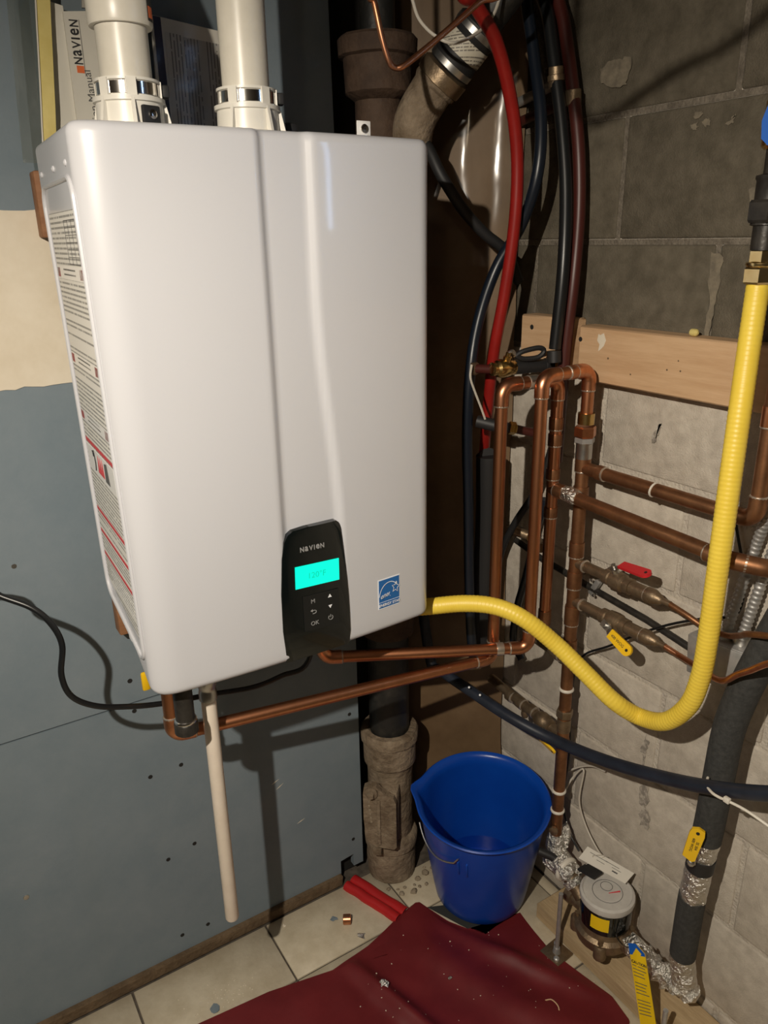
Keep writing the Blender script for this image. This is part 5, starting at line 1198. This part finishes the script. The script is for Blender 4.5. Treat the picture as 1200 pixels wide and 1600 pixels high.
# foil lining and lever
q = A(1085, 1316, X=.968); hn = V((-.8, -.55, .1)).normalized(); hv = V((.05, -.12, 1)).normalized(); hs = hv.cross(hn).normalized()
ol = [(-.012, -.030), (-.0125, .020), (-.010, .030), (0, .034), (.010, .030), (.0115, .020), (.009, -.034), (.004, -.038)]
lv = MB().prism([q + hs * a_ + hv * b_ for a_, b_ in ol], hn * .006).build('valve_lever', 'handle_yellow', fp, smooth=False, label='yellow valve lever')
MB().rev([(.003, 0), (.003, .0006)], q + hv * .024 + hn * .006, hn, 10).build('lever_hole', 'hole_dark', lv)
for k, s in enumerate(['600 WOG', 'SS 304']): text(s, .0065, q + hn * .0064 + hv * (-.002) + hs * (-.003 + .007 * k), hv * -1, hs, 'ink_black', lv, 'lever_lettering', .0002)
MB().prism([q + hs * .002 + hv * -.03, q + hs * .010 + hv * -.03, q + hs * .014 + hv * -.052 - hn * .010, q + hs * .0 + hv * -.052 - hn * .010], hn * .003).build('lever_strip', 'zinc', lv, smooth=False)
MB().rev([(.006, 0), (.006, .006), (.003, .008)], q + hv * -.048 + hs * .006 - hn * .008, hn, 8).build('lever_nut', 'zinc', lv)
# white cable tie round hose and foam
zt = thing('zip_tie', 'white zip tie with a long tail joining the black hose to the foam pipe', 'zip tie', A(1110, 1230, X=.98))
MB().tube(curve([A(1106, 1215, X=.968), A(1104, 1226, X=.950), A(1112, 1238, X=.936), A(1124, 1246, X=.933), A(1136, 1251, X=.933), A(1165, 1266, X=.935), A(1200, 1290, X=.94), A(1230, 1312, X=.945)], 6), .0022, 8).build('tie_strap', 'tie_white', zt)
MB().box(A(1136, 1250, X=.932), (.007, .010, .009), bev=.0015).build('tie_head', 'tie_white', zt)

# slack cord added out of view to cast a shadow across the block wall
LP = V((-0.37, 0.10, 1.81)); c1 = lerp(LP, A(1200, 20, X=XW), .5); c2_ = lerp(LP, A(930, 190, X=XW), .5)
tag(MB().tube(curve([c1 + V((0, -.35, .45)), c1 + V((0, -.12, .10)), c1, lerp(c1, c2_, .5), c2_, c2_ + V((0, .025, .03)), c2_ + V((0, .03, .10)), c2_ + V((0, .03, .40))], 6), .0042, 10).build('shadow_cord', 'cord_black'), 'slack black cord added out of view above the heater to cast a shadow', 'cord')

# old stains and smears on the block wall and the plank
def smear(px, m, parent, x, name):
    pts = []
    for (a_, b_), (c_, d_) in zip(px, px[1:] + px[:1]):
        for k in range(4): pts.append((a_ + (c_ - a_) * k / 4 + random.uniform(-2.2, 2.2), b_ + (d_ - b_) * k / 4 + random.uniform(-2.2, 2.2)))
    MB().prism([A(a_, b_, X=x) for a_, b_ in pts], (-.0004, 0, 0)).build(name, m, parent, smooth=False)
mat('stain_dark', (0.24, 0.215, 0.185), (0.50, 0.45, 0.385), rough=0.9, scale=90, lo=.42, hi=.62); mat('smear_pale', (0.14, 0.12, 0.09), (0.235, 0.20, 0.145), rough=0.95, scale=70); mat('stain_brown', (0.45, 0.285, 0.15), (0.56, 0.37, 0.21), rough=0.75, scale=30)
XS = XW - .0022
for k in [[(1000, 1172), (1003, 1160), (1009, 1148), (1013, 1160), (1011, 1172), (1006, 1178)], [(1005, 1180), (1008, 1181), (1006, 1200), (1004, 1198)], [(1000, 1228), (1012, 1226), (1014, 1250), (1008, 1262), (999, 1255)], [(999, 1270), (1006, 1264), (1014, 1268), (1015, 1286), (1010, 1300), (1006, 1290), (1000, 1288)], [(1018, 690), (1024, 672), (1032, 660), (1030, 674), (1022, 692)]]:
    smear(k, 'stain_dark', wr, XS, 'stain')
for k in [[(1112, 394), (1128, 398), (1130, 410), (1122, 450), (1114, 490), (1106, 530), (1099, 528), (1108, 480), (1106, 440)], [(938, 108), (950, 96), (968, 92), (986, 88), (984, 112), (978, 132), (958, 138), (940, 130)], [(1084, 178), (1098, 172), (1098, 180), (1086, 186)], [(1080, 196), (1090, 192), (1092, 200), (1082, 203)], [(1098, 188), (1110, 184), (1109, 196), (1100, 198)], [(1134, 193), (1142, 186), (1150, 178), (1147, 190), (1138, 195)], [(1172, 295), (1190, 290), (1188, 318), (1174, 322)]]:
    smear(k, 'smear_pale', wr, XS, 'mortar_smear')
